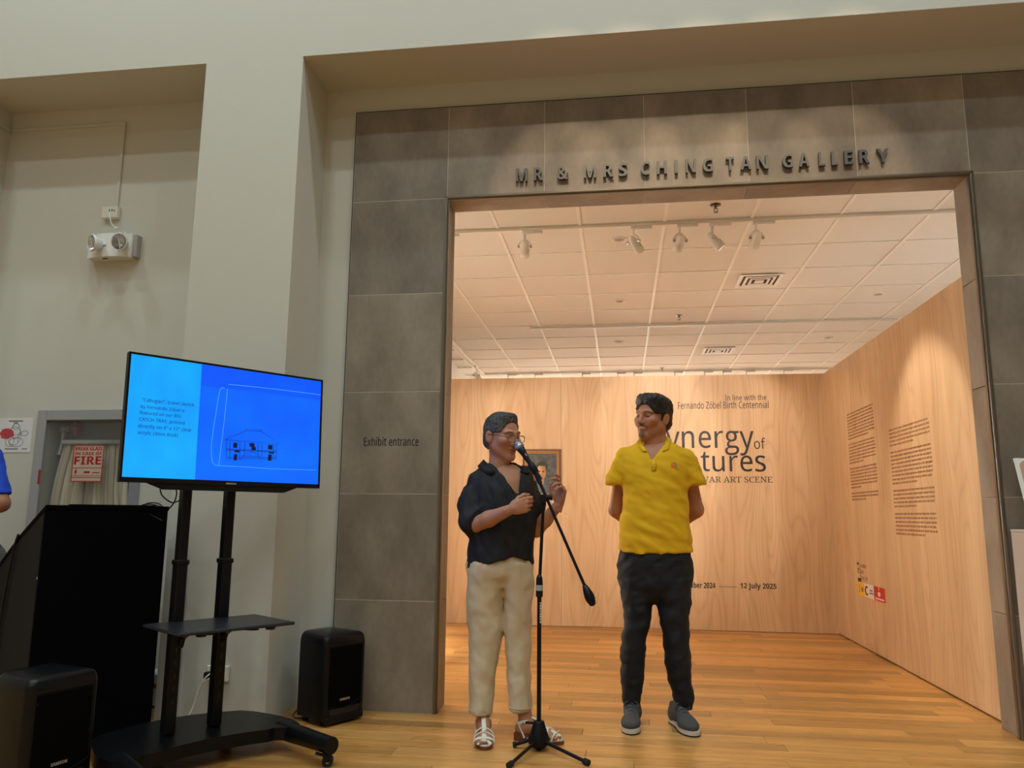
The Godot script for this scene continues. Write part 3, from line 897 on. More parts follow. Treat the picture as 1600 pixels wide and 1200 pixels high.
func hose_cabinet():
	var o := thing("fire_hose_cabinet", "recessed steel fire hose cabinet with red FIRE notice behind glass", "fire cabinet", Vector3(-2.26, 0.72, -0.03))
	var inside := mat(rgb(150, 146, 138), 0.6)
	var grey := mat(rgb(178, 180, 186), 0.35, 0.55)
	var L := -0.31
	var R := 0.31
	var H := 0.94
	put("liner", Shape.new().box(Vector3(0, H * 0.5, -0.205), Vector3(R - L, H, 0.01)).box(Vector3(L + 0.004, H * 0.5, -0.1), Vector3(0.008, H, 0.2)).box(Vector3(R - 0.004, H * 0.5, -0.1), Vector3(0.008, H, 0.2)).box(Vector3(0, H - 0.004, -0.1), Vector3(R - L, 0.008, 0.2)).box(Vector3(0, 0.004, -0.1), Vector3(R - L, 0.008, 0.2)).done(), inside, o)
	for k in 4:
		var ver := k < 2
		var sg := -1.0 if k % 2 == 0 else 1.0
		var c := Vector3(sg * 0.335, H * 0.5, 0.006) if ver else Vector3(0, H * 0.5 + sg * (H * 0.5 + 0.022), 0.006)
		var size := Vector3(0.066, H + 0.11, 0.014) if ver else Vector3(0.604, 0.066, 0.014)
		put("door_frame", box_mesh(size, 0.003), grey, o, c)
	put("frame_label", box_mesh(Vector3(0.016, 0.09, 0.001)), M.red, o, on_z(61, 745, -0.015) - o.position)
	var glass := mat(Color(0.92, 0.95, 0.95, 0.04), 0.05)
	glass.transparency = BaseMaterial3D.TRANSPARENCY_ALPHA
	glass.metallic_specular = 0.25
	put("glass_pane", box_mesh(Vector3(0.61, H - 0.01, 0.004)), glass, o, Vector3(0, H * 0.5, -0.003))
	# valve, wheel, hose rack and hanging folds
	var z := -0.12
	var v := on_z(100, 670, z - 0.03) - o.position
	var vb := put("valve", Shape.new().tube([v + Vector3(-0.03, 0, 0), v + Vector3(0.05, 0, 0)], 0.022, 10).tube([v + Vector3(0.0, 0.0, 0), v + Vector3(0.0, -0.09, 0)], 0.018, 10).ball(v, Vector3(0.032, 0.032, 0.032)).tube([v + Vector3(0.05, 0, 0), v + Vector3(0.1, 0, 0)], 0.008, 8).done(), mat(rgb(170, 160, 140), 0.35, 0.8), o)
	put("inlet_pipe", Shape.new().tube([v + Vector3(-0.13, 0, 0), v + Vector3(-0.03, 0, 0)], 0.026, 10).done(), M.red, o)
	var ringp := []
	for k in 17:
		var an := TAU * k / 16.0
		ringp.append(v + Vector3(0.1, 0, 0) + Vector3(0.012 * cos(an), 0.045 * sin(an), 0.042 * cos(an)))
	var wheel := Shape.new().tube(ringp, 0.013, 8).tube([v + Vector3(0.094, 0, 0), v + Vector3(0.106, 0, 0)], 0.02, 10)
	for k in 4: wheel.tube([v + Vector3(0.1, 0, 0), ringp[k * 4]], 0.006, 5)
	put("hand_wheel", wheel.done(), M.red, vb)
	var r0 := on_z(98, 691, z) - o.position
	put("hose_rack", box_mesh(Vector3(0.43, 0.03, 0.06), 0.004), M.steel, o, Vector3(r0.x + 0.225, r0.y, z + 0.03))
	put("coupling", Shape.new().tube([v + Vector3(0.0, -0.09, 0), v + Vector3(-0.01, -0.17, 0.0)], [0.022, 0.028], 10).done(), M.steel, o)
	var hose := []
	for tone in [rgb(196, 182, 152), rgb(178, 164, 136), rgb(210, 198, 170)]: hose.append(mat(tone, 0.9))
	for k in 21:
		var t := k / 20.0
		var top := Vector3(r0.x + 0.03 + t * 0.4, r0.y - 0.012, z + 0.02 + 0.012 * sin(k * 2.1))
		var low := Vector3(lerpf(-0.285, 0.27, pow(t, 0.85)), 0.06 + 0.03 * sin(k * 1.7), z + 0.02 + 0.02 * sin(k * 1.3))
		var midp := top.lerp(low, 0.45) + Vector3(-0.012 * (1.0 - t), 0, 0.02)
		put("hose_fold", Shape.new().tube(smooth_path([top, midp, low], 4), 0.0145, 6, true, Vector2(0.9, 1.6)).done(), hose[k % 3], o)
	# notice on the glass
	var tl := on_z(117, 695.5, -0.025)
	var br := on_z(159, 753, -0.025)
	var c := (tl + br) * 0.5
	var nt := put("fire_notice", Shape.new().box(Vector3.ZERO, Vector3(br.x - tl.x, tl.y - br.y, 0.0012)).done(), mat(rgb(206, 182, 158), 0.6), o, c - o.position + Vector3(0, 0, 0.006))
	var w := br.x - tl.x
	var h := tl.y - br.y
	var bord := Shape.new()
	for sg in [-1.0, 1.0]:
		bord.box(Vector3(0, sg * (h * 0.5 - 0.003), 0.0012), Vector3(w, 0.005, 0.001))
		bord.box(Vector3(sg * (w * 0.5 - 0.003), 0, 0.0012), Vector3(0.005, h, 0.001))
	bord.box(Vector3(0, -h * 0.12, 0.0012), Vector3(w, 0.003, 0.001)).box(Vector3(0, -h * 0.38, 0.0012), Vector3(w, 0.003, 0.001)).box(Vector3(0, -h * 0.33, 0.0012), Vector3(w * 0.9, 0.002, 0.001))
	put("border", bord.done(), M.red, nt)
	for r in [["BREAK GLASS", 0.35, 0.1], ["IN CASE OF", 0.225, 0.085], ["FIRE", -0.03, 0.22]]:
		put("words", letters(r[0], "Droid Sans", w * 0.88, h * r[2], 0.001, 700), M.red, nt, Vector3(-w * 0.44, h * r[1], 0.0008))
	put("flame_symbol", Shape.new().prism(PackedVector2Array([Vector2(-0.008, 0), Vector2(0, -0.014), Vector2(0.008, 0), Vector2(0, 0.024)]), 0, 0.001, Transform3D(Basis(), Vector3(-w * 0.36, -h * 0.24, 0.0008))).done(), M.red, nt)
	put("small_print", box_mesh(Vector3(0.04, 0.012, 0.001)), M.red, nt, Vector3(0, -h * 0.24, 0.001))
	put("small_print", box_mesh(Vector3(0.05, 0.005, 0.001)), M.red, nt, Vector3(w * 0.3, -h * 0.25, 0.001))
	# diagram sheet on the wall
	var a := on_z(-42, 707, -0.03)
	var b := on_z(53, 653.5, -0.03)
	var ps := thing("diagram_sheet", "white printed sheet with red and grey pump diagram on niche wall", "poster", Vector3((a.x + b.x) * 0.5, (a.y + b.y) * 0.5, -0.03))
	var pw := b.x - a.x
	var ph := b.y - a.y
	put("paper", box_mesh(Vector3(pw, ph, 0.003)), mat(rgb(226, 224, 224), 0.6), ps, Vector3(0, 0, 0.0015))
	var ink := mat(rgb(116, 116, 122), 0.6)
	var blot := PackedVector2Array()
	for k in 14: blot.append(Vector2(cos(TAU * k / 14.0) * 0.05 * (1.0 + 0.2 * sin(k * 3.0)), sin(TAU * k / 14.0) * 0.034))
	put("red_part", Shape.new().prism(blot, 0.003, 0.0036, Transform3D(Basis(), Vector3(pw * 0.06, ph * 0.05, 0))).done(), mat(rgb(206, 62, 70), 0.6), ps)
	var dr := Shape.new()
	var loops := [[0.21, 0.12, 0.035, 0.05], [0.2, -0.02, 0.045, 0.06], [0.13, -0.17, 0.03, 0.035], [0.24, -0.2, 0.05, 0.03], [0.21, 0.26, 0.02, 0.02], [0.37, 0.06, 0.026, 0.016]]
	for l in loops:
		var rp := []
		for k in 13: rp.append(Vector3(pw * l[0] + cos(TAU * k / 12.0) * l[2], ph * l[1] + sin(TAU * k / 12.0) * l[3], 0.0032))
		dr.tube(rp, 0.0014, 4)
	for l in [[0.1, 0.02, 0.3, 0.02], [0.13, 0.08, 0.13, -0.16], [0.27, 0.06, 0.27, -0.2], [0.27, 0.06, 0.34, 0.06]]: dr.tube([Vector3(pw * l[0], ph * l[1], 0.0032), Vector3(pw * l[2], ph * l[3], 0.0032)], 0.0012, 4)
	dr.box(Vector3(pw * 0.2, ph * 0.42, 0.0032), Vector3(0.1, 0.008, 0.001)).box(Vector3(pw * 0.17, -ph * 0.4, 0.0032), Vector3(0.09, 0.007, 0.001)).box(Vector3(pw * 0.4, -ph * 0.4, 0.0032), Vector3(0.035, 0.006, 0.001)).box(Vector3(pw * 0.2, ph * 0.37, 0.0032), Vector3(0.03, 0.006, 0.001))
	put("line_drawing", dr.done(), ink, ps)
	# carton behind the lectern
	var ct := thing("carton", "narrow white carton with red print on the floor behind lectern", "box", Vector3(-1.60, 0, 0.16))
	put("body", box_mesh(Vector3(0.2, 0.2, 0.16), 0.003), mat(rgb(220, 216, 208), 0.7), ct, Vector3(0, 0.1, 0))
	put("print_band", box_mesh(Vector3(0.201, 0.03, 0.161), 0.003), mat(rgb(176, 70, 60), 0.7), ct, Vector3(0, 0.14, 0))
	put("print_band", box_mesh(Vector3(0.201, 0.02, 0.161), 0.003), mat(rgb(150, 60, 50), 0.7), ct, Vector3(0, 0.03, 0))

# ---------------------------------------------------------------- screen on a cart
func caster(parent: Node, at: Vector3, turn: float):
	# at = floor point below the wheel
	var bs := Basis(Vector3.UP, turn)
	var c := put("caster", Shape.new().tube([bs * Vector3(0, 0.075, 0), bs * Vector3(0, 0.05, 0)], 0.008, 8).box(bs * Vector3(0, 0.05, 0.004), Vector3(0.04, 0.012, 0.036), 0.002, bs).box(bs * Vector3(0.019, 0.036, 0.008), Vector3(0.003, 0.03, 0.026), 0.001, bs).box(bs * Vector3(-0.019, 0.036, 0.008), Vector3(0.003, 0.03, 0.026), 0.001, bs).done(), M.black_metal, parent, at)
	for s in [-0.01, 0.01]:
		put("wheel", Shape.new().tube([bs * Vector3(s - 0.006, 0.024, 0.01), bs * Vector3(s + 0.006, 0.024, 0.01)], 0.024, 16).done(), M.rubber, c)
		put("hub_cap", Shape.new().tube([bs * Vector3(s - 0.0065, 0.024, 0.01), bs * Vector3(s + 0.0065, 0.024, 0.01)], 0.009, 10).done(), M.steel, c)
	put("brake_lever", Shape.new().box(bs * Vector3(0, 0.052, -0.03), Vector3(0.03, 0.006, 0.03), 0.002, bs * Basis(Vector3.RIGHT, 0.3)).done(), M.black_metal, c)

func screen_cart():
	var yaw := deg_to_rad(53.9)
	var at := Vector3(-0.899, 0, 0.954)
	var cart := thing("screen_cart", "black rolling screen stand with two posts, shelf and curved base", "stand", at, yaw)
	var top := 0.12
	# curved base: plate with concave front, two round arms
	var pl := PackedVector2Array()
	for k in 11:
		var t := -1.0 + 2.0 * k / 10.0
		pl.append(Vector2(0.33 * t, -0.27 + 0.09 * t * t))
	for k in 4: pl.append(Vector2(0.37 + 0.06 * sin(k * 0.5), -0.12 + 0.09 * k))
	for p in [[0.41, 0.24], [0.33, 0.26], [0.29, 0.225]]: pl.append(Vector2(p[0], p[1]))
	for k in 9:
		var t := 1.0 - 2.0 * k / 8.0
		pl.append(Vector2(0.26 * t, 0.19 + 0.04 * t * t))
	for p in [[-0.29, 0.225], [-0.33, 0.26], [-0.41, 0.24]]: pl.append(Vector2(p[0], p[1]))
	for k in 4: pl.append(Vector2(-0.37 - 0.06 * sin((3 - k) * 0.5), 0.15 - 0.09 * k))
	var xf := Transform3D(Basis(Vector3.RIGHT, Vector3(0, 0, 1), Vector3(0, -1, 0)), Vector3(0, top, 0))
	put("base", Shape.new().prism(pl, 0.0, 0.055, xf).done(), M.black_metal, cart)
	for s in [-1.0, 1.0]:
		put("base_arm", Shape.new().tube([Vector3(s * 0.36, top - 0.03, 0.16), Vector3(s * 0.372, top - 0.03, 0.35), Vector3(s * 0.385, top - 0.032, 0.54)], [0.042, 0.04, 0.036], 16).done(), M.black_metal, cart)
		put("arm_cap", Shape.new().tube([Vector3(s * 0.385, top - 0.032, 0.535), Vector3(s * 0.386, top - 0.032, 0.548)], 0.037, 16).done(), M.black_plastic, cart)
		caster(cart, Vector3(s * 0.375, 0, 0.52), s * 0.9)
		caster(cart, Vector3(s * 0.24, 0, -0.14), 0.4)
	for s in [-1.0, 1.0]:
		var x: float = 0.005 + s * 0.106
		put("post", box_mesh(Vector3(0.048, 0.74, 0.06), 0.006), M.black_metal, cart, Vector3(x, top + 0.37, 0))
		put("collar", box_mesh(Vector3(0.056, 0.022, 0.068), 0.004), M.black_plastic, cart, Vector3(x, top + 0.74, 0))
		put("upper_post", box_mesh(Vector3(0.042, 0.72, 0.05), 0.005), M.black_metal, cart, Vector3(x, top + 1.1, 0))
		for k in 6:
			put("slot", Shape.new().box(Vector3(x + 0.0, top + 0.14 + k * 0.055, 0.0302), Vector3(0.008, 0.02, 0.001)).box(Vector3(x + 0.0242, top + 0.14 + k * 0.055, 0.012), Vector3(0.001, 0.018, 0.008)).done(), M.dark, cart)
	var shelf := put("shelf", box_mesh(Vector3(0.53, 0.014, 0.37), 0.004), mat(rgb(34, 38, 44), 0.35, 0.2), cart, Vector3(0.017, 0.594, 0.186))
	for s in [-1.0, 1.0]:
		put("bracket", Shape.new().prism(PackedVector2Array([Vector2(0, 0), Vector2(0.3, 0), Vector2(0.3, -0.012), Vector2(0.08, -0.03), Vector2(0.02, -0.06), Vector2(0, -0.1)]), -0.012, 0.012, Transform3D(Basis(Vector3(0, 0, 1), Vector3.UP, Vector3(-1, 0, 0)), Vector3(s * 0.1, -0.008, -0.16))).done(), M.black_metal, shelf)
		put("knob", Shape.new().lathe([Vector2(0, -0.03), Vector2(0.02, -0.028), Vector2(0.028, -0.008), Vector2(0.0, -0.006)], 14).done(), M.black_plastic, shelf, Vector3(s * 0.16 + 0.03, 0, 0.1))
	put("mount_plate", Shape.new().box(Vector3(0.02, 1.45, 0.05), Vector3(0.4, 0.3, 0.02), 0.003).box(Vector3(0.02, 1.5, 0.03), Vector3(0.28, 0.05, 0.02)).done(), M.black_metal, cart)

	# television
	var tvc := Vector3(-0.783, 1.490, 0.987)
	var tv := thing("television", "flat television showing a bright blue slide with a house sketch", "television", tvc, yaw)
	tv.rotation.x = 0.0
	var tilt := Basis(Vector3.RIGHT, -0.033)
	var W := 0.97
	var H := 0.563
	put("back_shell", Shape.new().box(tilt * Vector3(0, -0.04, -0.04), Vector3(0.7, 0.4, 0.045), 0.015, tilt).box(tilt * Vector3(0, 0, -0.013), Vector3(W, H, 0.018), 0.003, tilt).done(), M.black_plastic, tv)
	var bez := Shape.new()
	for e in [[0, H * 0.5 - 0.005, W, 0.010], [0, -H * 0.5 + 0.010, W, 0.020]]: bez.box(tilt * Vector3(e[0], e[1], 0), Vector3(e[2], e[3], 0.012), 0.001, tilt)
	for s in [-1.0, 1.0]: bez.box(tilt * Vector3(s * (W * 0.5 - 0.005), 0, 0), Vector3(0.010, H - 0.02, 0.012), 0.001, tilt)
	put("bezel", bez.done(), M.black_satin, tv)
	put("lower_bar", Shape.new().prism(PackedVector2Array([Vector2(-0.36, 0), Vector2(0.36, 0), Vector2(0.29, -0.026), Vector2(-0.29, -0.026)]), -0.03, 0.0, Transform3D(tilt, tilt * Vector3(0, -H * 0.5, 0))).done(), M.black_plastic, tv)
	put("maker_mark", Shape.new().box(tilt * Vector3(0.01, -H * 0.5 + 0.008, 0.0065), Vector3(0.05, 0.007, 0.001), 0.0, tilt).done(), mat(rgb(150, 150, 130), 0.4), tv)
	# the slide: two glowing fields
	var sw := W - 0.02
	var sh := H - 0.03
	var n := Basis(Vector3.UP, yaw) * tilt * Vector3(0, 0, 1)
	var inv := tv.transform.affine_inverse()
	var plane_p := tvc + n * 0.003
	var split: float = (tilt.inverse() * (inv * on_plane(310, 660, plane_p, n))).x
	var fields := [["slide_panel", -sw * 0.5, split, rgb(6, 150, 255), 1.0], ["slide_picture", split, sw * 0.5, rgb(0, 84, 255), 1.0]]
	for f in fields:
		var im := Image.create(64, 64, false, Image.FORMAT_RGB8)
		var nz := fbm(51, 0.03, 2)
		for y in 64:
			for x in 64:
				var g := nz.get_noise_2d(x, y) * 0.1
				var c: Color = f[3]
				if f[0] == "slide_picture": c = c.lerp(rgb(0, 118, 255), clampf(0.5 + g * 3.0 - (0.5 if y < 12 else 0.0), 0.0, 1.0))
				else: c = c.lerp(rgb(20, 176, 255), clampf(0.45 + g * 4.0, 0.0, 1.0))
				im.set_pixel(x, y, c)
		var m := mat(Color.BLACK, 0.3)
		m.emission_enabled = true
		m.emission = Color.BLACK
		m.emission_operator = BaseMaterial3D.EMISSION_OP_ADD
		m.emission_texture = ImageTexture.create_from_image(im)
		m.emission_energy_multiplier = 1.0
		var q := QuadMesh.new()
		q.size = Vector2(f[2] - f[1], sh)
		put(f[0] + "_screen", q, m, tv, tilt * Vector3((f[1] + f[2]) * 0.5, 0.006, 0.003), tilt)
	var al := AreaLight3D.new()
	al.name = "screen_light"
	tv.add_child(al)
	al.transform = Transform3D(tilt * Basis(Vector3.UP, PI), tilt * Vector3(0, 0, 0.02))
	al.set("area_size", Vector2(sw, sh))
	al.light_color = rgb(40, 130, 255)
	al.light_energy = 0.5
	al.set("area_range", 12.0)
	al.shadow_enabled = true
	# print on the slide, placed through the picture onto the plane of the glass
	var navy := mat(rgb(8, 18, 90), 0.6)
	var loc = func(u, v) -> Vector3: return tilt.inverse() * (inv * on_plane(u, v, plane_p, n))
	var lines := [["“Cabugao”, travel sketch", 221, 629, 303, 637], ["by Fernando Zóbel is", 219.5, 640, 288, 645.5], ["featured on our BIG", 218, 647.5, 282.5, 652.5], ["CATCH TRAY, printed", 217, 660, 288, 664.5], ["directly on 6” x 12” clear", 215.5, 670.5, 299, 676], ["acrylic (3mm thick)", 215, 681, 277.5, 683.5]]
	for l in lines:
		var a: Vector3 = loc.call(l[1], l[2])
		var b: Vector3 = loc.call(l[3], l[4])
		put("slide_text", letters(l[0], "Droid Sans", b.x - a.x, 0.0, 0.0006), navy, tv, tilt * Vector3(a.x, (a.y + b.y) * 0.5, 0.0032), tilt)
	var z3 = func(x, y) -> Vector3:
		var p: Vector3 = loc.call(300 + x / 4.0, 500 + y / 4.0)
		return tilt * Vector3(p.x, p.y, 0.0036)
	var hs := Shape.new()
	var strokes := [[[205, 748], [340, 692], [430, 694], [552, 776], [205, 748]], [[340, 692], [336, 682], [432, 686], [430, 694]], [[216, 752], [212, 872], [526, 872], [528, 770]], [[214, 806], [526, 820]], [[214, 812], [526, 826]], [[298, 872], [330, 835], [375, 826], [412, 838], [432, 872]], [[318, 850], [420, 852]], [[310, 862], [426, 862]], [[238, 755], [236, 868]], [[300, 760], [298, 868]], [[330, 762], [328, 832]], [[412, 768], [412, 836]], [[436, 770], [436, 868]], [[508, 772], [508, 868]], [[216, 860], [298, 860]], [[436, 862], [526, 862]]]
	for s in strokes:
		var pts := []
		for p in s: pts.append(z3.call(p[0], p[1]))
		hs.tube(pts, 0.0012, 4)
	for b in [[258, 766, 24, 34], [262, 838, 18, 40], [360, 768, 30, 26], [372, 792, 26, 24], [476, 780, 26, 30], [476, 840, 20, 40], [266, 812, 30, 16], [480, 822, 30, 14]]:
		var p: Vector3 = z3.call(b[0], b[1])
		var q: Vector3 = z3.call(b[0] + b[2], b[1] + b[3])
		hs.box((p + q) * 0.5, Vector3(absf(q.x - p.x), absf(q.y - p.y), 0.0008))
	put("house_sketch", hs.done(), navy, tv)
	var tray := Shape.new()
	var pale := mat(Color.BLACK, 0.4)
	pale.emission_enabled = true
	pale.emission = rgb(88, 176, 255)
	pale.emission_energy_multiplier = 0.8
	for s in [[[205, 428], [190, 424], [172, 450], [150, 580], [128, 720], [120, 800], [126, 880], [142, 905], [168, 910], [270, 915]], [[222, 430], [200, 640], [170, 880], [164, 905]], [[228, 402], [500, 430], [806, 468]]]:
		var pts := []
		for p in s: pts.append(z3.call(p[0], p[1]))
		tray.tube(smooth_path(pts, 4), 0.0013, 4)
	var tp := []
	for p in [[270, 915], [500, 930], [774, 938]]: tp.append(z3.call(p[0], p[1]))
	tray.tube(tp, 0.0011, 4)
	put("tray_sketch_screen", tray.done(), pale, tv)

	# cables behind the screen and over the lectern
	var cb := thing("black_cables", "tangle of thin black cables hanging from the television to the lectern", "cable", on_z(262, 800, 0.66))
	for path in [[[250, 764, 0.8], [254, 775, 0.76], [268, 785, 0.7], [280, 782, 0.74], [284, 775, 0.8]], [[275, 764, 0.8], [276, 772, 0.78], [272, 785, 0.72], [262, 796, 0.66], [252, 792, 0.62], [236, 788, 0.58], [222, 789, 0.57]], [[222, 790, 0.6], [232, 802, 0.7], [250, 812, 0.74], [253, 814, 0.74]], [[220, 792, 0.57], [232, 786, 0.56], [248, 787, 0.56], [258, 796, 0.62]]]:
		var pts := []
		for p in path: pts.append(on_z(p[0], p[1], p[2]) - cb.position)
		put("strand", Shape.new().tube(smooth_path(pts, 5), 0.0035, 6).done(), M.black_plastic, cb)

# ---------------------------------------------------------------- lectern
func lectern():
	var yaw := deg_to_rad(55)
	var o := thing("lectern", "tall plain black lectern with sloped top behind the screen stand", "lectern", Vector3(-1.613, 0, 1.097), yaw)
	var black := mat(rgb(11, 11, 14), 0.55)
	var side := mat(rgb(30, 30, 32), 0.7)
	black.metallic_specular = 0.12
	side.metallic_specular = 0.3
	# side profile in (depth, height); depth runs back from the front board
	var prof := PackedVector2Array([Vector2(0.012, 0.035), Vector2(0.012, 1.098), Vector2(0.353, 0.948), Vector2(0.62, 0.806), Vector2(0.68, 0.776), Vector2(0.68, 0.035)])
	var xf := Transform3D(Basis(Vector3(0, 0, -1), Vector3.UP, Vector3(1, 0, 0)), Vector3.ZERO)
	for s in [0.0, 0.546]:
		put("side_board", Shape.new().prism(prof, s, s + 0.018, xf).done(), side, o)
	put("front_board", box_mesh(Vector3(0.568, 1.075, 0.018), 0.003), black, o, Vector3(0.282, 0.035 + 0.5375, -0.003))
	put("reading_top", Shape.new().prism(PackedVector2Array([Vector2(-0.01, 1.112), Vector2(0.353, 0.958), Vector2(0.353, 0.938), Vector2(-0.01, 1.092)]), -0.004, 0.568, xf).done(), black, o)
	put("lower_top", Shape.new().prism(PackedVector2Array([Vector2(0.353, 0.956), Vector2(0.69, 0.78), Vector2(0.69, 0.76), Vector2(0.353, 0.936)]), -0.004, 0.568, xf).done(), black, o)
	put("top_ledge", box_mesh(Vector3(0.4, 0.01, 0.04), 0.002), black, o, Vector3(0.31, 1.112, -0.03))
	put("back_board", box_mesh(Vector3(0.53, 0.7, 0.016)), black, o, Vector3(0.282, 0.42, -0.66))
	put("bottom_board", box_mesh(Vector3(0.53, 0.016, 0.64)), black, o, Vector3(0.282, 0.045, -0.34))
	for p in [[0.06, -0.05], [0.5, -0.05], [0.06, -0.62], [0.5, -0.62]]:
		put("foot", box_mesh(Vector3(0.06, 0.036, 0.06), 0.004), black, o, Vector3(p[0], 0.018, p[1]))
	put("screw_cap", Shape.new().tube([Vector3(-0.002, 0.78, -0.012), Vector3(0.003, 0.78, -0.012)], 0.006, 8).done(), M.white_cord, o)
	var cord := [Vector3(-0.008, 0.97, -0.34), Vector3(-0.012, 0.9, -0.37), Vector3(-0.012, 0.7, -0.43), Vector3(-0.012, 0.5, -0.47), Vector3(-0.01, 0.3, -0.48)]
	put("cable", Shape.new().tube(smooth_path(cord, 5), 0.006, 6).done(), M.rubber, o)

# ---------------------------------------------------------------- loudspeakers
func speaker(label: String, at: Vector3, yaw: float, w: float):
	# at = lower front left corner; local x runs along the front, -z is depth
	var o := thing("loudspeaker", label, "speaker", at, yaw, "portable loudspeakers on the floor")
	var d := 0.26
	var h := 0.46
	var plan := PackedVector2Array()
	var corner := [[w - 0.03, -0.03, 0.03, 90, 0], [w - 0.055, -d + 0.035, 0.035, 0, -90], [0.055, -d + 0.035, 0.035, -90, -180], [0.03, -0.03, 0.03, 180, 90]]
	for c in corner:
		for k in 5:
			var a := deg_to_rad(lerpf(c[3], c[4], k / 4.0))
			plan.append(Vector2(c[0] + cos(a) * c[2], c[1] + sin(a) * c[2]))
	var xf := Transform3D(Basis(Vector3.RIGHT, Vector3(0, 0, 1), Vector3(0, -1, 0)), Vector3.ZERO)
	put("cabinet", Shape.new().prism(plan, -h + 0.055, -0.03, xf, true).done(), M.black_plastic, o)
	# rounded top: stacked shrinking outlines
	var cap := Shape.new().soft(4)
	var mid := Vector2(w * 0.5, -d * 0.5)
	var rings := []
	for k in 6:
		var t := k / 5.0
		var sc := 1.0 - 0.16 * pow(t, 2.5)
		var ring := []
		for p in plan:
			var q := mid + (p - mid) * sc
			var dome := 0.016 * (1.0 - pow((q.x - mid.x) / (w * 0.5), 2.0))
			ring.append(Vector3(q.x, h - 0.056 + 0.056 * sin(t * PI * 0.5) - 0.014 + dome * t, q.y))
		rings.append(ring)
	for k in 5:
		for j in plan.size():
			var j2 := (j + 1) % plan.size()
			cap.quad(rings[k][j2], rings[k][j], rings[k + 1][j], rings[k + 1][j2])
	var top_c := Vector3(mid.x, h + 0.003, mid.y)
	for j in plan.size(): cap.tri(rings[5][(j + 1) % plan.size()], rings[5][j], top_c)
	put("top_cap", cap.done(), M.black_satin, o)
	put("handle_lip", Shape.new().box(Vector3(w * 0.5, h - 0.062, 0.001), Vector3(w - 0.06, 0.007, 0.006), 0.002).done(), M.black_satin, o)
	var grille := mat(rgb(8, 8, 9), 0.75)
	grille.metallic_specular = 0.15
	put("grille", box_mesh(Vector3(w - 0.066, h - 0.155, 0.006), 0.003), grille, o, Vector3(w * 0.5, 0.085 + (h - 0.155) * 0.5, 0.0015))
	put("port", box_mesh(Vector3(w - 0.09, 0.035, 0.004), 0.002), M.dark, o, Vector3(w * 0.5, 0.066, 0.0008))
	put("lower_lip", box_mesh(Vector3(w - 0.03, 0.036, 0.03), 0.006), M.black_plastic, o, Vector3(w * 0.5, 0.03, -0.006))
	var arc := []
	for k in 9: arc.append(Vector3(w * (0.12 + 0.78 * k / 8.0), 0.096 - 0.022 * sin(PI * k / 8.0) + 0.02 * k / 8.0, 0.004))
	put("trim_arc", Shape.new().tube(arc, 0.002, 5).done(), M.black_satin, o)
	put("maker_badge", letters("SAMSON", "Droid Sans", 0.066, 0.012, 0.001, 800), mat(rgb(206, 190, 170), 0.4, 0.3), o, Vector3(w * 0.5 - 0.036, 0.118, 0.0046))
	for p in [[0.88, 0.36], [0.87, 0.22], [0.12, 0.36]]:
		put("screw", Shape.new().tube([Vector3(w * p[0], p[1], 0.003), Vector3(w * p[0], p[1], 0.006)], 0.004, 6).done(), M.black_metal, o)
	for p in [[0.05, -0.05], [w - 0.05, -0.05], [0.06, -d + 0.05], [w - 0.06, -d + 0.05]]:
		put("foot", Shape.new().tube([Vector3(p[0], 0, p[1]), Vector3(p[0], 0.032, p[1])], 0.018, 10).done(), M.rubber, o)

func wall_socket():
	var a := on_z(325, 1063, FACE)
	var b := on_z(360, 1040, FACE)
	var c := (a + b) * 0.5
	var o := thing("wall_socket_plate", "white socket plate low on the pilaster with plugs in it", "socket", Vector3(c.x, c.y, FACE))
	put("plate", box_mesh(Vector3(b.x - a.x, b.y - a.y, 0.022), 0.003), M.socket_white, o, Vector3(0, 0, 0.011))
	put("plug", box_mesh(Vector3(0.034, 0.03, 0.04), 0.005), M.white_cord, o, Vector3(0.018, 0.0, 0.04))
	put("plug", box_mesh(Vector3(0.034, 0.036, 0.04), 0.005), M.black_plastic, o, Vector3(-0.04, -0.006, 0.04))
	var cd := thing("white_cords", "two white power cords trailing from the pilaster socket to the floor", "cord", on_z(300, 1110, 0.45))
	for path in [[[333, 1050, 0.44], [322, 1058, 0.46], [312, 1074, 0.46], [303, 1100, 0.46], [294, 1122, 0.47]], [[333, 1058, 0.44], [318, 1066, 0.45], [308, 1086, 0.45], [298, 1116, 0.46]]]:
		var pts := []
		for p in path: pts.append(on_z(p[0], p[1], p[2]) - cd.position)
		for p in [[288, 1127], [272, 1132], [250, 1130], [234, 1128]]: pts.append(on_y(p[0] + (3 if path[0][1] > 1052 else 0), p[1], 0.006) - cd.position)
		put("cord", Shape.new().tube(smooth_path(pts, 5), 0.004, 6).done(), M.white_cord, cd)
	# black cord of the loudspeaker by the tiles
	var sc := thing("speaker_cord", "thin black cord curling on the floor behind the loudspeaker", "cord", on_y(462, 1112, 0.01))
	var pts := []
	for p in [[474, 1102, 0.06], [464, 1110, 0.03], [458, 1118, 0.006], [462, 1122, 0.006], [474, 1121, 0.006]]: pts.append(on_y(p[0], p[1], p[2]) - sc.position)
	put("strand", Shape.new().tube(smooth_path(pts, 5), 0.003, 6).done(), M.black_plastic, sc)

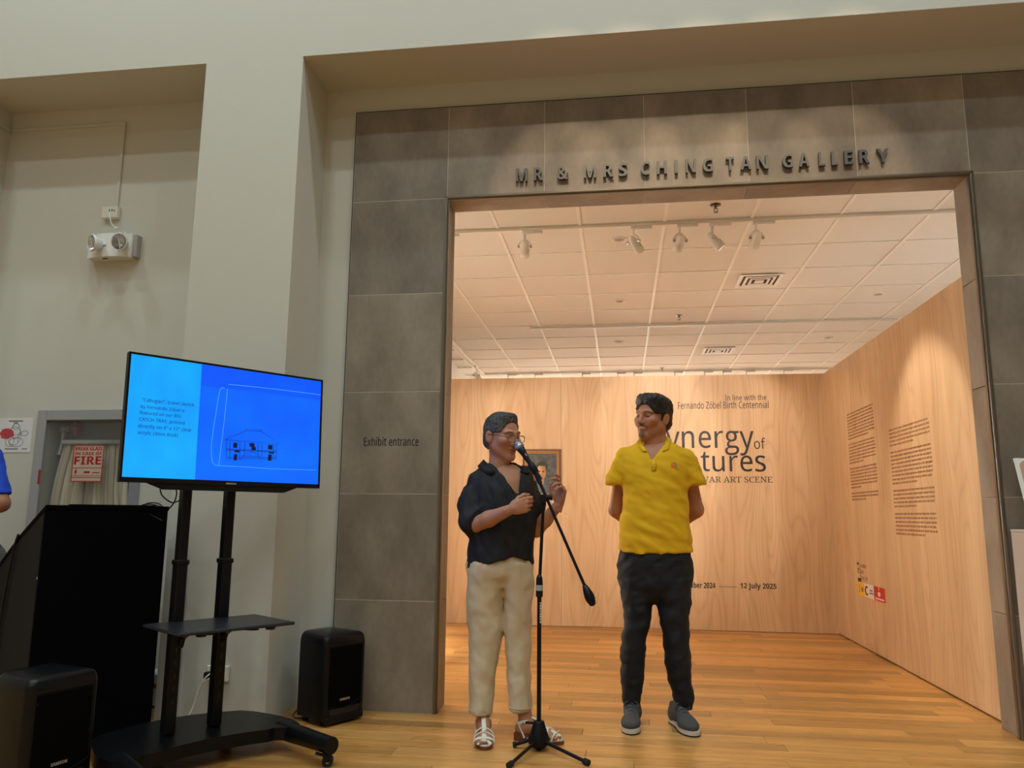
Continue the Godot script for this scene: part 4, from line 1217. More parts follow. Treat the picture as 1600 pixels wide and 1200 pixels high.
# ---------------------------------------------------------------- microphone
func microphone_stand():
	var at := Vector3(0.634, 0, 0.561)
	var o := thing("microphone_stand", "black boom microphone stand on three legs in front of the speaker", "microphone stand", at)
	put("hub", Shape.new().lathe([Vector2(0.0, 0.012), Vector2(0.03, 0.012), Vector2(0.05, 0.03), Vector2(0.052, 0.05), Vector2(0.036, 0.09), Vector2(0.026, 0.125), Vector2(0.024, 0.13), Vector2(0.0, 0.13)], 18).done(), M.black_plastic, o)
	put("hub_stub", Shape.new().tube([Vector3(0, 0.0, 0), Vector3(0, 0.02, 0)], 0.012, 10).done(), M.black_plastic, o)
	put("lock_screw", Shape.new().tube([Vector3(-0.02, 0.122, 0.01), Vector3(-0.062, 0.124, 0.02)], 0.006, 8).done(), M.black_metal, o)
	for e in [on_y(803, 1164, 0.014), on_y(770, 1212, 0.014), on_y(962, 1206, 0.014)]:
		var d: Vector3 = e - at
		var dir := Vector3(d.x, 0, d.z).normalized()
		var far := dir * 0.31 if Vector2(d.x, d.z).length() > 0.25 else Vector3(d.x, 0, d.z)
		put("leg", Shape.new().tube([dir * 0.035 + Vector3(0, 0.045, 0), far + Vector3(0, 0.014, 0)], 0.0085, 10).done(), M.black_satin, o)
		put("rubber_foot", Shape.new().tube([far * 0.93 + Vector3(0, 0.0165, 0), far * 1.02 + Vector3(0, 0.014, 0)], 0.014, 10).done(), M.rubber, o)
	var pivot := on_z(848.5, 779, 0.575) - at
	pivot.z = 0.0
	var clutch := on_z(844.5, 918, 0.561) - at
	put("lower_pole", Shape.new().tube([Vector3(0, 0.12, 0), Vector3(0, clutch.y, 0)], 0.0105, 12).done(), M.black_satin, o)
	put("clutch", Shape.new().lathe([Vector2(0, -0.045), Vector2(0.017, -0.043), Vector2(0.017, 0.0), Vector2(0.0165, 0.022), Vector2(0.015, 0.045), Vector2(0.0095, 0.06), Vector2(0, 0.06)], 14, Transform3D(Basis(), Vector3(0, clutch.y, 0))).done(), M.black_plastic, o)
	put("clutch_band", Shape.new().tube([Vector3(0, clutch.y - 0.014, 0), Vector3(0, clutch.y + 0.012, 0)], 0.0178, 14).done(), mat(rgb(168, 166, 160), 0.5), o)
	var print_ := Shape.new()
	for k in 8: print_.box(Vector3(0.007, clutch.y - 0.16 + k * 0.0125, 0.0078), Vector3(0.007, [0.009, 0.007, 0.01][k % 3], 0.0015), 0.0, Basis(Vector3.UP, 0.72))
	tag(put("pole_print", print_.done(), mat(rgb(220, 220, 216), 0.5), o), "", "", "", "stuff")
	put("upper_pole", Shape.new().tube([Vector3(0, clutch.y, 0), Vector3(pivot.x, pivot.y - 0.03, 0)], 0.008, 12).done(), M.black_satin, o)
	# boom from the microphone clip through the pivot to the counterweight
	var clip := on_z(838, 741, 0.545) - at
	var weight := on_z(923, 937, 0.63) - at
	var bd := (weight - clip).normalized()
	var bp := pivot + Vector3(0.004, 0.0, 0.02)
	put("boom_clamp", Shape.new().tube([pivot + Vector3(0, -0.035, 0), pivot + Vector3(0, 0.016, 0)], 0.014, 12).tube([pivot + Vector3(0, 0.0, -0.02), pivot + Vector3(0, 0, 0.036)], 0.019, 14).done(), M.black_plastic, o)
	put("clamp_knob", Shape.new().tube([pivot + Vector3(0.014, 0.006, -0.004), pivot + Vector3(0.044, 0.008, -0.006)], [0.012, 0.017], 10).done(), M.black_plastic, o)
	put("boom", Shape.new().tube([clip, clip.lerp(weight, 0.35), weight - bd * 0.06], 0.0075, 12).done(), mat(rgb(46, 46, 62), 0.16, 0.85), o)
	put("boom_sleeve", Shape.new().tube([clip - bd * 0.005, clip + bd * 0.05], 0.012, 12).done(), M.black_plastic, o)
	put("counterweight", Shape.new().lathe([Vector2(0.0, -0.052), Vector2(0.014, -0.046), Vector2(0.023, -0.02), Vector2(0.024, 0.0), Vector2(0.018, 0.03), Vector2(0.011, 0.052), Vector2(0.0, 0.054)], 16, Transform3D(aim(-bd), weight - bd * 0.02)).done(), M.black_satin, o)
	# microphone in its clip
	var head := on_z(811.5, 698, 0.505)
	var tail := on_z(838, 739, 0.54)
	var md := (tail - head).normalized()
	var mic := thing("microphone", "black handheld microphone with silver grille at the speaker's mouth", "microphone", head)
	var L := (tail - head).length()
	var fr := Transform3D(aim(-md), Vector3.ZERO)
	put("grille", Shape.new().lathe([Vector2(0.0205, -0.016), Vector2(0.0245, -0.004), Vector2(0.0255, 0.008), Vector2(0.022, 0.022), Vector2(0.013, 0.031), Vector2(0.0, 0.034)], 18, fr).done(), mat(rgb(128, 130, 134), 0.4, 0.8), mic)
	put("grille_band", Shape.new().lathe([Vector2(0.0245, -0.008), Vector2(0.0265, -0.004), Vector2(0.0265, 0.002), Vector2(0.0245, 0.005)], 18, fr).done(), M.steel, mic)
	put("handle", Shape.new().lathe([Vector2(0.0, -L - 0.03), Vector2(0.0095, -L - 0.03), Vector2(0.0115, -L * 0.6), Vector2(0.017, -0.035), Vector2(0.0215, -0.012), Vector2(0.0, -0.012)], 18, fr).done(), M.black_plastic, mic)
	put("switch", Shape.new().box(md * 0.06 + Vector3(0.004, 0.006, 0.0145), Vector3(0.006, 0.014, 0.004), 0.001, aim(-md)).done(), M.steel, mic)
	put("clip", Shape.new().lathe([Vector2(0.0145, -0.02), Vector2(0.017, -0.018), Vector2(0.018, 0.03), Vector2(0.0165, 0.034)], 16, Transform3D(aim(-md), md * (L - 0.02))).tube([md * L, md * (L + 0.03) + Vector3(0.006, -0.01, 0)], 0.011, 10).done(), M.black_plastic, mic)

# ---------------------------------------------------------------- pedestal at the edge of the picture
func pedestal():
	var bx := on_z(1579, 827, 0.03)
	var o := thing("pedestal", "white box pedestal standing in front of the stone tiles", "pedestal", Vector3(bx.x + 0.2, 0, 0.2))
	var cream := mat(rgb(206, 194, 184), 0.6)
	put("body", box_mesh(Vector3(0.4, bx.y - 0.012, 0.34), 0.002), cream, o, Vector3(0, (bx.y - 0.012) * 0.5, 0))
	put("top", box_mesh(Vector3(0.404, 0.012, 0.344), 0.002), cream, o, Vector3(0, bx.y - 0.006, 0))
	var tl := on_z(1580, 717, 0.09)
	var bl := on_z(1597, 826, 0.2)
	bl.x = tl.x + 0.01
	bl.y = bx.y
	var up := (tl - bl)
	var card := thing("picture_card", "white card with rounded picture leaning on the pedestal", "card", bl)
	var bs := basis_from(Vector3.RIGHT, up)
	var h := up.length()
	put("board", Shape.new().box(bs * Vector3(0.14, h * 0.5 + 0.003, 0), Vector3(0.28, h, 0.006), 0.001, bs).done(), M.white_paint, card)
	var pl := PackedVector2Array()
	for c in [[0.24, h - 0.045, 0], [0.05, h - 0.045, 90], [0.05, 0.045, 180], [0.24, 0.045, 270]]:
		for k in 6:
			var a := deg_to_rad(c[2] + k * 18)
			pl.append(Vector2(c[0] + cos(a) * 0.03, c[1] + sin(a) * 0.03))
	put("picture", Shape.new().prism(pl, 0.003, 0.004, Transform3D(bs, Vector3(0, 0.003, 0))).done(), mat(rgb(196, 160, 130), 0.5), card)
	var dots := [[0.07, h * 0.62, 0.034, 0.05, rgb(178, 40, 26)], [0.085, h * 0.92, 0.03, 0.018, rgb(30, 34, 32)], [0.07, h * 0.42, 0.022, 0.012, rgb(70, 40, 44)], [0.09, h * 0.16, 0.022, 0.03, rgb(96, 92, 60)]]
	for q in dots:
		var e := PackedVector2Array()
		for k in 14: e.append(Vector2(q[0] + cos(TAU * k / 14.0) * q[2], q[1] + sin(TAU * k / 14.0) * q[3]))
		put("printed_shape", Shape.new().prism(e, 0.004, 0.0046, Transform3D(bs, Vector3(0, 0.003, 0))).done(), mat(q[4], 0.5), card)

# ================================================================ people: distance fields meshed as surface nets
class Prim:
	var op := 0            # 0 join, 1 cut away, 2 keep only inside
	var k := 0.02          # width of the blend
	func d(_p: Vector3) -> float: return 1e9
	func o(op_: int, k_: float) -> Prim:
		op = op_
		k = k_
		return self

class Cap extends Prim:    # tapered capsule
	var a: Vector3; var ab: Vector3; var l2: float; var ra: float; var rb: float
	func _init(a_: Vector3, b_: Vector3, ra_: float, rb_: float, k_ := 0.02):
		a = a_; ab = b_ - a_; l2 = max(ab.length_squared(), 1e-9); ra = ra_; rb = rb_; k = k_
	func d(p: Vector3) -> float:
		var pa := p - a
		var h := clampf(pa.dot(ab) / l2, 0.0, 1.0)
		return (pa - ab * h).length() - (ra + (rb - ra) * h)

class Ell extends Prim:    # ellipsoid, turned by a basis
	var c: Vector3; var ir: Vector3; var ib: Basis; var rm: float
	func _init(c_: Vector3, r_: Vector3, k_ := 0.02, b := Basis()):
		c = c_; ir = Vector3.ONE / r_; ib = b.transposed(); k = k_; rm = min(r_.x, min(r_.y, r_.z))
	func d(p: Vector3) -> float:
		var q := ib * (p - c)
		var s := q * ir
		var k0 := s.length()
		if k0 < 0.05: return -rm
		return k0 * (k0 - 1.0) / (s * ir).length()

class Loft extends Prim:   # stack of ellipses along y: rows of [y, cx, cz, rx, rz], from low to high
	var n: int
	var ys := PackedFloat32Array(); var cx := PackedFloat32Array(); var cz := PackedFloat32Array(); var rx := PackedFloat32Array(); var rz := PackedFloat32Array()
	func _init(rows: Array, k_ := 0.02):
		k = k_
		if rows[0][0] > rows[-1][0]:
			rows = rows.duplicate()
			rows.reverse()
		for r in rows:
			ys.append(r[0]); cx.append(r[1]); cz.append(r[2]); rx.append(r[3]); rz.append(r[4])
		n = ys.size()
	func grown(g: float) -> Loft:
		var rows := []
		for i in n: rows.append([ys[i], cx[i], cz[i], rx[i] + g, rz[i] + g])
		return Loft.new(rows, k)
	func d(p: Vector3) -> float:
		var y := clampf(p.y, ys[0], ys[n - 1])
		var i := 0
		while i < n - 2 and y > ys[i + 1]: i += 1
		var t := (y - ys[i]) / (ys[i + 1] - ys[i])
		var i0: int = max(i - 1, 0)
		var i3: int = min(i + 2, n - 1)
		var x := p.x - cubic_interpolate(cx[i], cx[i + 1], cx[i0], cx[i3], t)
		var z := p.z - cubic_interpolate(cz[i], cz[i + 1], cz[i0], cz[i3], t)
		var a := cubic_interpolate(rx[i], rx[i + 1], rx[i0], rx[i3], t)
		var b := cubic_interpolate(rz[i], rz[i + 1], rz[i0], rz[i3], t)
		var e := sqrt(x * x / (a * a) + z * z / (b * b))
		var w: float = (e - 1.0) * min(a, b) if e < 0.35 else sqrt(x * x + z * z) * (1.0 - 1.0 / e)
		var dy: float = max(ys[0] - p.y, p.y - ys[n - 1])
		if dy > 0.0: return sqrt(dy * dy + (w * w if w > 0.0 else 0.0))
		return max(w, dy)

class Half extends Prim:   # half spaces; inside where every n.p < w
	var ns := []; var ws := []
	func add(nrm: Vector3, at: Vector3) -> Half:
		var u := nrm.normalized()
		ns.append(u); ws.append(u.dot(at))
		return self
	func d(p: Vector3) -> float:
		var m := -1e9
		for i in ns.size(): m = max(m, ns[i].dot(p) - ws[i])
		return m

class Field:
	var prims: Array = []
	var noise: FastNoiseLite = null
	var ns := Vector3.ONE      # how the noise is stretched
	var amp := 0.0
	var turn := Basis()
	func add(p: Prim) -> Field:
		prims.append(p)
		return self
	static func blend(list: Array, p: Vector3) -> float:
		var r := 1e9
		for q in list:
			var v: float = q.d(p)
			if q.op == 0:
				var h: float = max(q.k - absf(r - v), 0.0) / q.k
				r = min(r, v) - h * h * q.k * 0.25
			else:
				if q.op == 1: v = -v
				var h: float = max(q.k - absf(r - v), 0.0) / q.k
				r = max(r, v) + h * h * q.k * 0.25
		return r
	func d(p: Vector3, list: Array) -> float:
		var v := blend(list, p)
		if amp > 0.0 and absf(v) < 0.05:
			var q := turn * p * ns
			v += noise.get_noise_3dv(q) * amp
		return v
	func trace(from: Vector3, dir: Vector3) -> Vector3:
		dir = dir.normalized()
		var p := from
		for i in 160:
			var v := d(p, prims)
			if v < 0.0007: return p
			if v > 3.0: break
			p += dir * v * 0.7
		return Vector3.INF

class Acc:
	var v := PackedVector3Array(); var n := PackedVector3Array(); var c := PackedColorArray(); var i := PackedInt32Array()
	func mesh() -> ArrayMesh:
		var arr := []
		arr.resize(Mesh.ARRAY_MAX)
		arr[Mesh.ARRAY_VERTEX] = v
		arr[Mesh.ARRAY_NORMAL] = n
		arr[Mesh.ARRAY_COLOR] = c
		arr[Mesh.ARRAY_INDEX] = i
		var m := ArrayMesh.new()
		m.add_surface_from_arrays(Mesh.PRIMITIVE_TRIANGLES, arr)
		return m

# mesh field f between lo and hi with cells of h; xf places it; paint(p) gives linear colours
func net(acc: Acc, f: Field, lo: Vector3, hi: Vector3, h: float, xf := Transform3D(), paint = null):
	const B := 4
	var nb := Vector3i(((hi - lo) / (h * B)).ceil())
	var N := nb * B + Vector3i.ONE
	var sx := N.y * N.z
	var sy := N.z
	var g := PackedFloat32Array()
	g.resize(N.x * N.y * N.z)
	g.fill(1e8)
	var cell := PackedInt32Array()
	cell.resize(g.size())
	cell.fill(-1)
	var rad := h * B * 0.5 * 1.7321
	var blocks := []
	for bx in nb.x:
		for by in nb.y:
			for bz in nb.z:
				var c := lo + (Vector3(bx, by, bz) + Vector3.ONE * 0.5) * (h * B)
				var dmin := 1e9
				var ds := []
				for q in f.prims:
					var v: float = q.d(c)
					ds.append(v)
					if q.op == 0: dmin = min(dmin, v)
				if dmin > rad * 1.7 + 0.03 + f.amp: continue
				if absf(Field.blend(f.prims, c)) > rad * 1.9 + f.amp: continue
				var near := []
				for i in f.prims.size():
					var q: Prim = f.prims[i]
					if q.op == 0 and ds[i] > dmin + rad * 3.2 + q.k * 1.5: continue
					if q.op == 1 and ds[i] > rad * 1.8 + q.k: continue
					near.append(q)
				blocks.append(Vector3i(bx, by, bz))
				for x in range(bx * B, bx * B + B + 1):
					for y in range(by * B, by * B + B + 1):
						var o := x * sx + y * sy
						for z in range(bz * B, bz * B + B + 1):
							if g[o + z] > 1e7: g[o + z] = f.d(lo + Vector3(x, y, z) * h, near)
	var cells := []
	var base := acc.v.size()
	var off := [0, sx, sy, sx + sy, 1, sx + 1, sy + 1, sx + sy + 1]
	var cor := [Vector3(0, 0, 0), Vector3(1, 0, 0), Vector3(0, 1, 0), Vector3(1, 1, 0), Vector3(0, 0, 1), Vector3(1, 0, 1), Vector3(0, 1, 1), Vector3(1, 1, 1)]
	var edges := [[0, 1], [2, 3], [4, 5], [6, 7], [0, 2], [1, 3], [4, 6], [5, 7], [0, 4], [1, 5], [2, 6], [3, 7]]
	for b in blocks:
		for x in range(b.x * B, b.x * B + B):
			for y in range(b.y * B, b.y * B + B):
				for z in range(b.z * B, b.z * B + B):
					var o: int = x * sx + y * sy + z
					var s := g[o] < 0.0
					if (g[o + off[1]] < 0.0) == s and (g[o + off[2]] < 0.0) == s and (g[o + off[3]] < 0.0) == s and (g[o + 1] < 0.0) == s and (g[o + off[5]] < 0.0) == s and (g[o + off[6]] < 0.0) == s and (g[o + off[7]] < 0.0) == s: continue
					var sum := Vector3.ZERO
					var cnt := 0
					for e in edges:
						var va := g[o + off[e[0]]]
						var vb := g[o + off[e[1]]]
						if (va < 0.0) != (vb < 0.0):
							sum += cor[e[0]].lerp(cor[e[1]], va / (va - vb))
							cnt += 1
					var p := lo + (Vector3(x, y, z) + sum / cnt) * h
					cell[o] = acc.v.size()
					cells.append(o)
					acc.v.append(p)
					acc.n.append(Vector3.ZERO)
	# faces
	for o in cells:
		var s := g[o] < 0.0
		for ax in 3:
			var st: int = [sx, sy, 1][ax]
			if (g[o + st] < 0.0) == s: continue
			var u: int = [sy, 1, sx][ax]
			var w: int = [1, sx, sy][ax]
			if o - u - w < 0: continue
			var a := cell[o]; var b := cell[o - u]; var c := cell[o - u - w]; var d := cell[o - w]
			if a < 0 or b < 0 or c < 0 or d < 0: continue
			if not s:
				var t := b; b = d; d = t
			# a b c d runs counter-clockwise seen from outside
			var nn := (acc.v[c] - acc.v[a]).cross(acc.v[d] - acc.v[b])
			acc.n[a] += nn; acc.n[b] += nn; acc.n[c] += nn; acc.n[d] += nn
			acc.i.append(a); acc.i.append(c); acc.i.append(b)
			acc.i.append(a); acc.i.append(d); acc.i.append(c)
	for q in range(base, acc.v.size()):
		var p := acc.v[q]
		acc.c.append(paint.call(p) if paint != null else Color.WHITE)
		acc.v[q] = xf * p
		acc.n[q] = (xf.basis * acc.n[q]).normalized()

func lin(r, g, b) -> Color:
	return rgb(r, g, b).srgb_to_linear()

# rows of pixels [v, uL, uR, cz, rz] at depth z -> loft rows in metres
func px_rows(rows: Array, g := 0.0) -> Array:
	var out := []
	for r in rows:
		var a := on_z(r[1], r[0], r[3])
		var b := on_z(r[2], r[0], r[3])
		out.append([(a.y + b.y) * 0.5, (a.x + b.x) * 0.5, r[3], (b.x - a.x) * 0.5 + g, r[4] + g])
	return out

# ---------------------------------------------------------------- hands and heads
# wrist at the origin, fingers along y, palm towards z, thumb at x * s; curl = degrees of three joints per finger, index first, thumb last
func hand_field(s: float, curl: Array, thumb: Array, sc := 1.0) -> Field:
	var f := Field.new()
	f.add(Ell.new(Vector3(0, 0.05, -0.002) * sc, Vector3(0.036, 0.05, 0.015) * sc, 0.01))
	f.add(Cap.new(Vector3(0, -0.03, 0) * sc, Vector3(0, 0.02, 0) * sc, 0.023 * sc, 0.024 * sc, 0.02))
	f.add(Ell.new(Vector3(0.022 * s, 0.032, 0.008) * sc, Vector3(0.016, 0.028, 0.014) * sc, 0.015))
	var base := [Vector3(0.029 * s, 0.09, 0), Vector3(0.01 * s, 0.095, 0.0), Vector3(-0.01 * s, 0.09, 0), Vector3(-0.028 * s, 0.081, 0)]
	var lens := [[0.04, 0.024, 0.02], [0.044, 0.028, 0.021], [0.04, 0.026, 0.02], [0.032, 0.02, 0.018]]
	var rad := [0.0092, 0.0095, 0.009, 0.008]
	for i in 4:
		f.add(Cap.new(Vector3(base[i].x * 0.55, 0.02, 0) * sc, base[i] * sc, 0.012 * sc, 0.0115 * sc, 0.008))
		var p: Vector3 = base[i]
		var ang := 0.0
		var fan := -0.07 * (i - 1.3) * s * 1.4
		for j in 3:
			ang += deg_to_rad(curl[i][j])
			var q: Vector3 = p + Vector3(sin(-fan) * cos(ang), cos(ang) * cos(fan), sin(ang)) * lens[i][j]
			f.add(Cap.new(p * sc, q * sc, (rad[i] - j * 0.0007) * sc, (rad[i] - 0.0008 - j * 0.0008) * sc, 0.004))
			p = q
	var tp := Vector3(0.024 * s, 0.022, 0.006)
	var tl := [0.04, 0.032, 0.026]
	for j in 3:
		var dr: Vector3 = thumb[j]
		var q: Vector3 = tp + Vector3(dr.x * s, dr.y, dr.z).normalized() * tl[j]
		f.add(Cap.new(tp * sc, q * sc, (0.0135 - j * 0.0015) * sc, (0.0115 - j * 0.0012) * sc, 0.008))
		tp = q
	return f

func mark(v: float, soft := 0.25) -> float:      # 1 inside an ellipse value < 1
	return 1.0 - smoothstep(1.0 - soft, 1.0 + soft, v)

func head_field(o: Dictionary) -> Field:
	var f := Field.new()
	var j: float = o.jaw
	f.add(Ell.new(Vector3(0, 0.03, -0.014), Vector3(0.073, 0.084, 0.093), 0.02))
	f.add(Ell.new(Vector3(0, -0.03, 0.018), Vector3(0.06, 0.076, 0.067), 0.03))
	f.add(Cap.new(Vector3(-0.052 * j, -0.052, 0.002), Vector3(-0.016, -0.097, 0.06), 0.017, 0.013, 0.035))
	f.add(Cap.new(Vector3(0.052 * j, -0.052, 0.002), Vector3(0.016, -0.097, 0.06), 0.017, 0.013, 0.035))
	f.add(Ell.new(Vector3(0, -0.1, 0.064), Vector3(0.022, 0.017, 0.018), 0.02))
	for s in [-1.0, 1.0]:
		f.add(Ell.new(Vector3(0.042 * s, -0.018, 0.056), Vector3(0.024, 0.02, 0.024), 0.025))
		f.add(Ell.new(Vector3(0.031 * s, 0.006, 0.092), Vector3(0.019, 0.011, 0.016), 0.012).o(1, 0.014))
		f.add(Ell.new(Vector3(0.031 * s, 0.004, 0.0695), Vector3(0.0145, 0.0115, 0.0125), 0.004))
		f.add(Cap.new(Vector3(0.012 * s, 0.024, 0.082), Vector3(0.044 * s, 0.026, 0.07), 0.008, 0.007, 0.016))
		f.add(Ell.new(Vector3(0.012 * s, -0.03, 0.092), Vector3(0.009, 0.008, 0.011), 0.008))
		f.add(Ell.new(Vector3(0.079 * s, -0.006, -0.014), Vector3(0.009, 0.032, 0.02), 0.006, Basis(Vector3.UP, -0.35 * s) * Basis(Vector3.RIGHT, -0.2)))
		f.add(Ell.new(Vector3(0.09 * s, -0.003, -0.009), Vector3(0.007, 0.019, 0.01), 0.004).o(1, 0.006))
	f.add(Cap.new(Vector3(0, 0.014, 0.083), Vector3(0, -0.025, 0.104), 0.0075, 0.0125, 0.012))
	if o.smile:
		f.add(Ell.new(Vector3(0, -0.048, 0.083), Vector3(0.026, 0.006, 0.01), 0.01, Basis()))
		f.add(Ell.new(Vector3(0, -0.069, 0.079), Vector3(0.021, 0.006, 0.01), 0.008))
		f.add(Ell.new(Vector3(0, -0.0575, 0.092), Vector3(0.022, 0.005, 0.009), 0.004).o(1, 0.004))
		for s in [-1.0, 1.0]: f.add(Ell.new(Vector3(0.036 * s, -0.036, 0.07), Vector3(0.014, 0.016, 0.012), 0.012))
	else:
		f.add(Ell.new(Vector3(0, -0.053, 0.084), Vector3(0.022, 0.0055, 0.009), 0.008))
		f.add(Ell.new(Vector3(0, -0.066, 0.082), Vector3(0.019, 0.0065, 0.009), 0.008))
		f.add(Ell.new(Vector3(0, -0.0595, 0.098), Vector3(0.02, 0.0022, 0.009), 0.003).o(1, 0.003))
	for c in o.neck: f.add(c)
	return f

func face_paint(o: Dictionary) -> Callable:
	var skin: Color = o.skin
	var n := fbm(91, 30.0, 2)
	return func(p: Vector3) -> Color:
		var c := skin
		c = c * (1.0 + 0.08 * n.get_noise_3dv(p))
		var front := smoothstep(0.035, 0.055, p.z)
		var ax := absf(p.x)
		# cheeks, nose and ears a little redder
		c = c.lerp(Color(skin.r * 1.02, skin.g * 0.86, skin.b * 0.82), 0.5 * front * mark(Vector2((ax - 0.038) / 0.024, (p.y + 0.024) / 0.02).length(), 0.5))
		c = c.lerp(o.lip, front * 0.8 * mark(Vector2(p.x / (0.027 if o.smile else 0.022), (p.y + 0.059) / (0.0145 if o.smile else 0.0115)).length()))
		if o.smile:
			c = c.lerp(lin(222, 214, 200), front * mark(Vector2(p.x / 0.021, (p.y + 0.0565) / 0.0052).length(), 0.2))
			c = c.lerp(lin(60, 24, 22), front * 0.8 * mark(Vector2(p.x / 0.018, (p.y + 0.0635) / 0.0026).length(), 0.3))
			var tash := mark(Vector2(p.x / 0.03, (p.y + 0.041 + ax * 0.25) / 0.0062).length(), 0.4)
			var goatee := mark(Vector2(p.x / 0.02, (p.y + 0.093) / 0.017).length(), 0.4)
			c = c.lerp(o.beard, front * 0.8 * max(tash, goatee))
		else:
			c = c.lerp(o.lip * 0.4, front * 0.7 * mark(Vector2(p.x / 0.02, (p.y + 0.0597) / 0.0016).length(), 0.5))
		var brow_y := 0.0275 + 0.10 * (ax - 0.03) if ax < 0.034 else 0.0279 - 0.35 * (ax - 0.034)
		c = c.lerp(o.brow, front * 0.9 * mark(Vector2((ax - 0.032) / 0.021, (p.y - brow_y) / 0.0042).length(), 0.4))
		var eye_y: float = 0.0035 + (0.0 if o.smile else -0.003)
		c = c.lerp(lin(24, 16, 14), front * 0.92 * mark(Vector2((ax - 0.031) / 0.0145, (p.y - eye_y) / (0.0036 if o.smile else 0.0024)).length(), 0.3))
		return c

func hair_field(o: Dictionary) -> Field:
	var f := Field.new()
	var t: float = o.hair_thick
	f.add(Ell.new(Vector3(0, 0.034, -0.018), Vector3(0.075 + t, 0.085 + t, 0.096 + t * 0.8), 0.02))
	f.add(Ell.new(Vector3(0, -0.03, -0.062), Vector3(0.058 + t * 0.6, 0.05, 0.042 + t), 0.03))
	if o.smile:   # full top, swept off the forehead
		f.add(Cap.new(Vector3(-0.034, 0.1, 0.052), Vector3(0.046, 0.098, 0.044), 0.024, 0.026, 0.03))
		f.add(Cap.new(Vector3(0.05, 0.085, 0.02), Vector3(0.055, 0.07, -0.04), 0.03, 0.03, 0.03))
		f.add(Cap.new(Vector3(-0.05, 0.085, 0.02), Vector3(-0.055, 0.07, -0.04), 0.028, 0.03, 0.03))
	else:
		f.add(Cap.new(Vector3(-0.026, 0.1, 0.036), Vector3(0.026, 0.1, 0.036), 0.018, 0.018, 0.03))
	# forehead and cheeks stay bare, the ears look out, the nape is cut
	f.add(Ell.new(Vector3(0, -0.03 + o.hairline, 0.112), Vector3(0.1, 0.1, 0.082), 0.01).o(1, 0.01))
	f.add(Half.new().add(Vector3(0, 1, 0), Vector3(0, 0.018, 0)).add(Vector3(0, 0, -1), Vector3(0, 0, 0.012)).o(1, 0.012))
	f.add(Half.new().add(Vector3(0, 1, 0), Vector3(0, -0.034, 0)).add(Vector3(0, 0, -1), Vector3(0, 0, -0.035)).o(1, 0.012))
	f.add(Half.new().add(Vector3(0, 1, 0.25), Vector3(0, o.nape, -0.06)).o(1, 0.012))
	for s in [-1.0, 1.0]: f.add(Ell.new(Vector3(0.094 * s, -0.008, -0.012), Vector3(0.026, 0.034, 0.024), 0.006).o(1, 0.006))
	f.noise = fbm(int(o.seed), 1.0, 3)
	f.amp = o.hair_rough
	f.ns = Vector3(60, 26, 40) if o.smile else Vector3(150, 50, 150)
	return f

# foot inside a shoe: heel at the origin, toes along z
func foot_xf(heel: Vector3, toe: Vector3) -> Transform3D:
	var z := (toe - heel)
	z.y = 0.0
	z = z.normalized()
	return Transform3D(Basis(Vector3.UP.cross(z), Vector3.UP, z), heel)

func sole_outline(l: float, w: float, g := 0.0) -> PackedVector2Array:
	# seen from above, x across and y along the foot
	var pts := [[0.0, -0.01], [0.28, 0.0], [0.36, 0.06], [0.33, 0.25], [0.32, 0.42], [0.43, 0.62], [0.49, 0.74], [0.45, 0.88], [0.3, 0.97], [0.08, 1.01], [-0.16, 0.98], [-0.36, 0.88], [-0.45, 0.74], [-0.42, 0.6], [-0.33, 0.42], [-0.32, 0.25], [-0.36, 0.06], [-0.28, 0.0]]
	var out := PackedVector2Array()
	for p in pts: out.append(Vector2(p[0] * (w + 2 * g), p[1] * (l + 2 * g) - g))
	return out

func strip_mesh(inner: Array, outer: Array, thick: Callable) -> ArrayMesh:
	# a ribbon between two lines of points; thick(point) gives the outward offset
	var s := Shape.new().soft(5)
	for k in inner.size() - 1:
		var a: Vector3 = inner[k]; var b: Vector3 = inner[k + 1]; var c: Vector3 = outer[k + 1]; var d: Vector3 = outer[k]
		var n := (b - a).cross(d - a).normalized()
		var off: Vector3 = thick.call((a + c) * 0.5)
		if n.dot(off) < 0.0:
			var t := a; a = d; d = t
			t = b; b = c; c = t
		s.quad(a + off, b + off, c + off, d + off)
		s.quad(a, b, b + off, a + off)
		s.quad(c, d, d + off, c + off)
		if k == 0: s.quad(d, a, a + off, d + off)
		if k == inner.size() - 2: s.quad(b, c, c + off, b + off)
	return s.done()

func cloth(c: Color, rough := 0.9, bump_scale := 0.5, freq := 40.0) -> StandardMaterial3D:
	var m := mat(c, rough)
	if not M.has("weave"): M.weave = bump(61, 0.25, 128, 3.0, 2)
	m.normal_enabled = true
	m.normal_texture = M.weave
	m.normal_scale = bump_scale
	m.uv1_triplanar = true
	m.uv1_scale = Vector3.ONE * freq * 0.25
	return m

func build_people():
	M.skin = mat(Color.WHITE, 0.52)
	M.skin.vertex_color_use_as_albedo = true
	M.skin.subsurf_scatter_enabled = true
	M.skin.subsurf_scatter_strength = 0.08
	M.hair = mat(Color.WHITE, 0.55)
	M.hair.vertex_color_use_as_albedo = true
	speaker_person()
	listener_person()
	bystander_person()

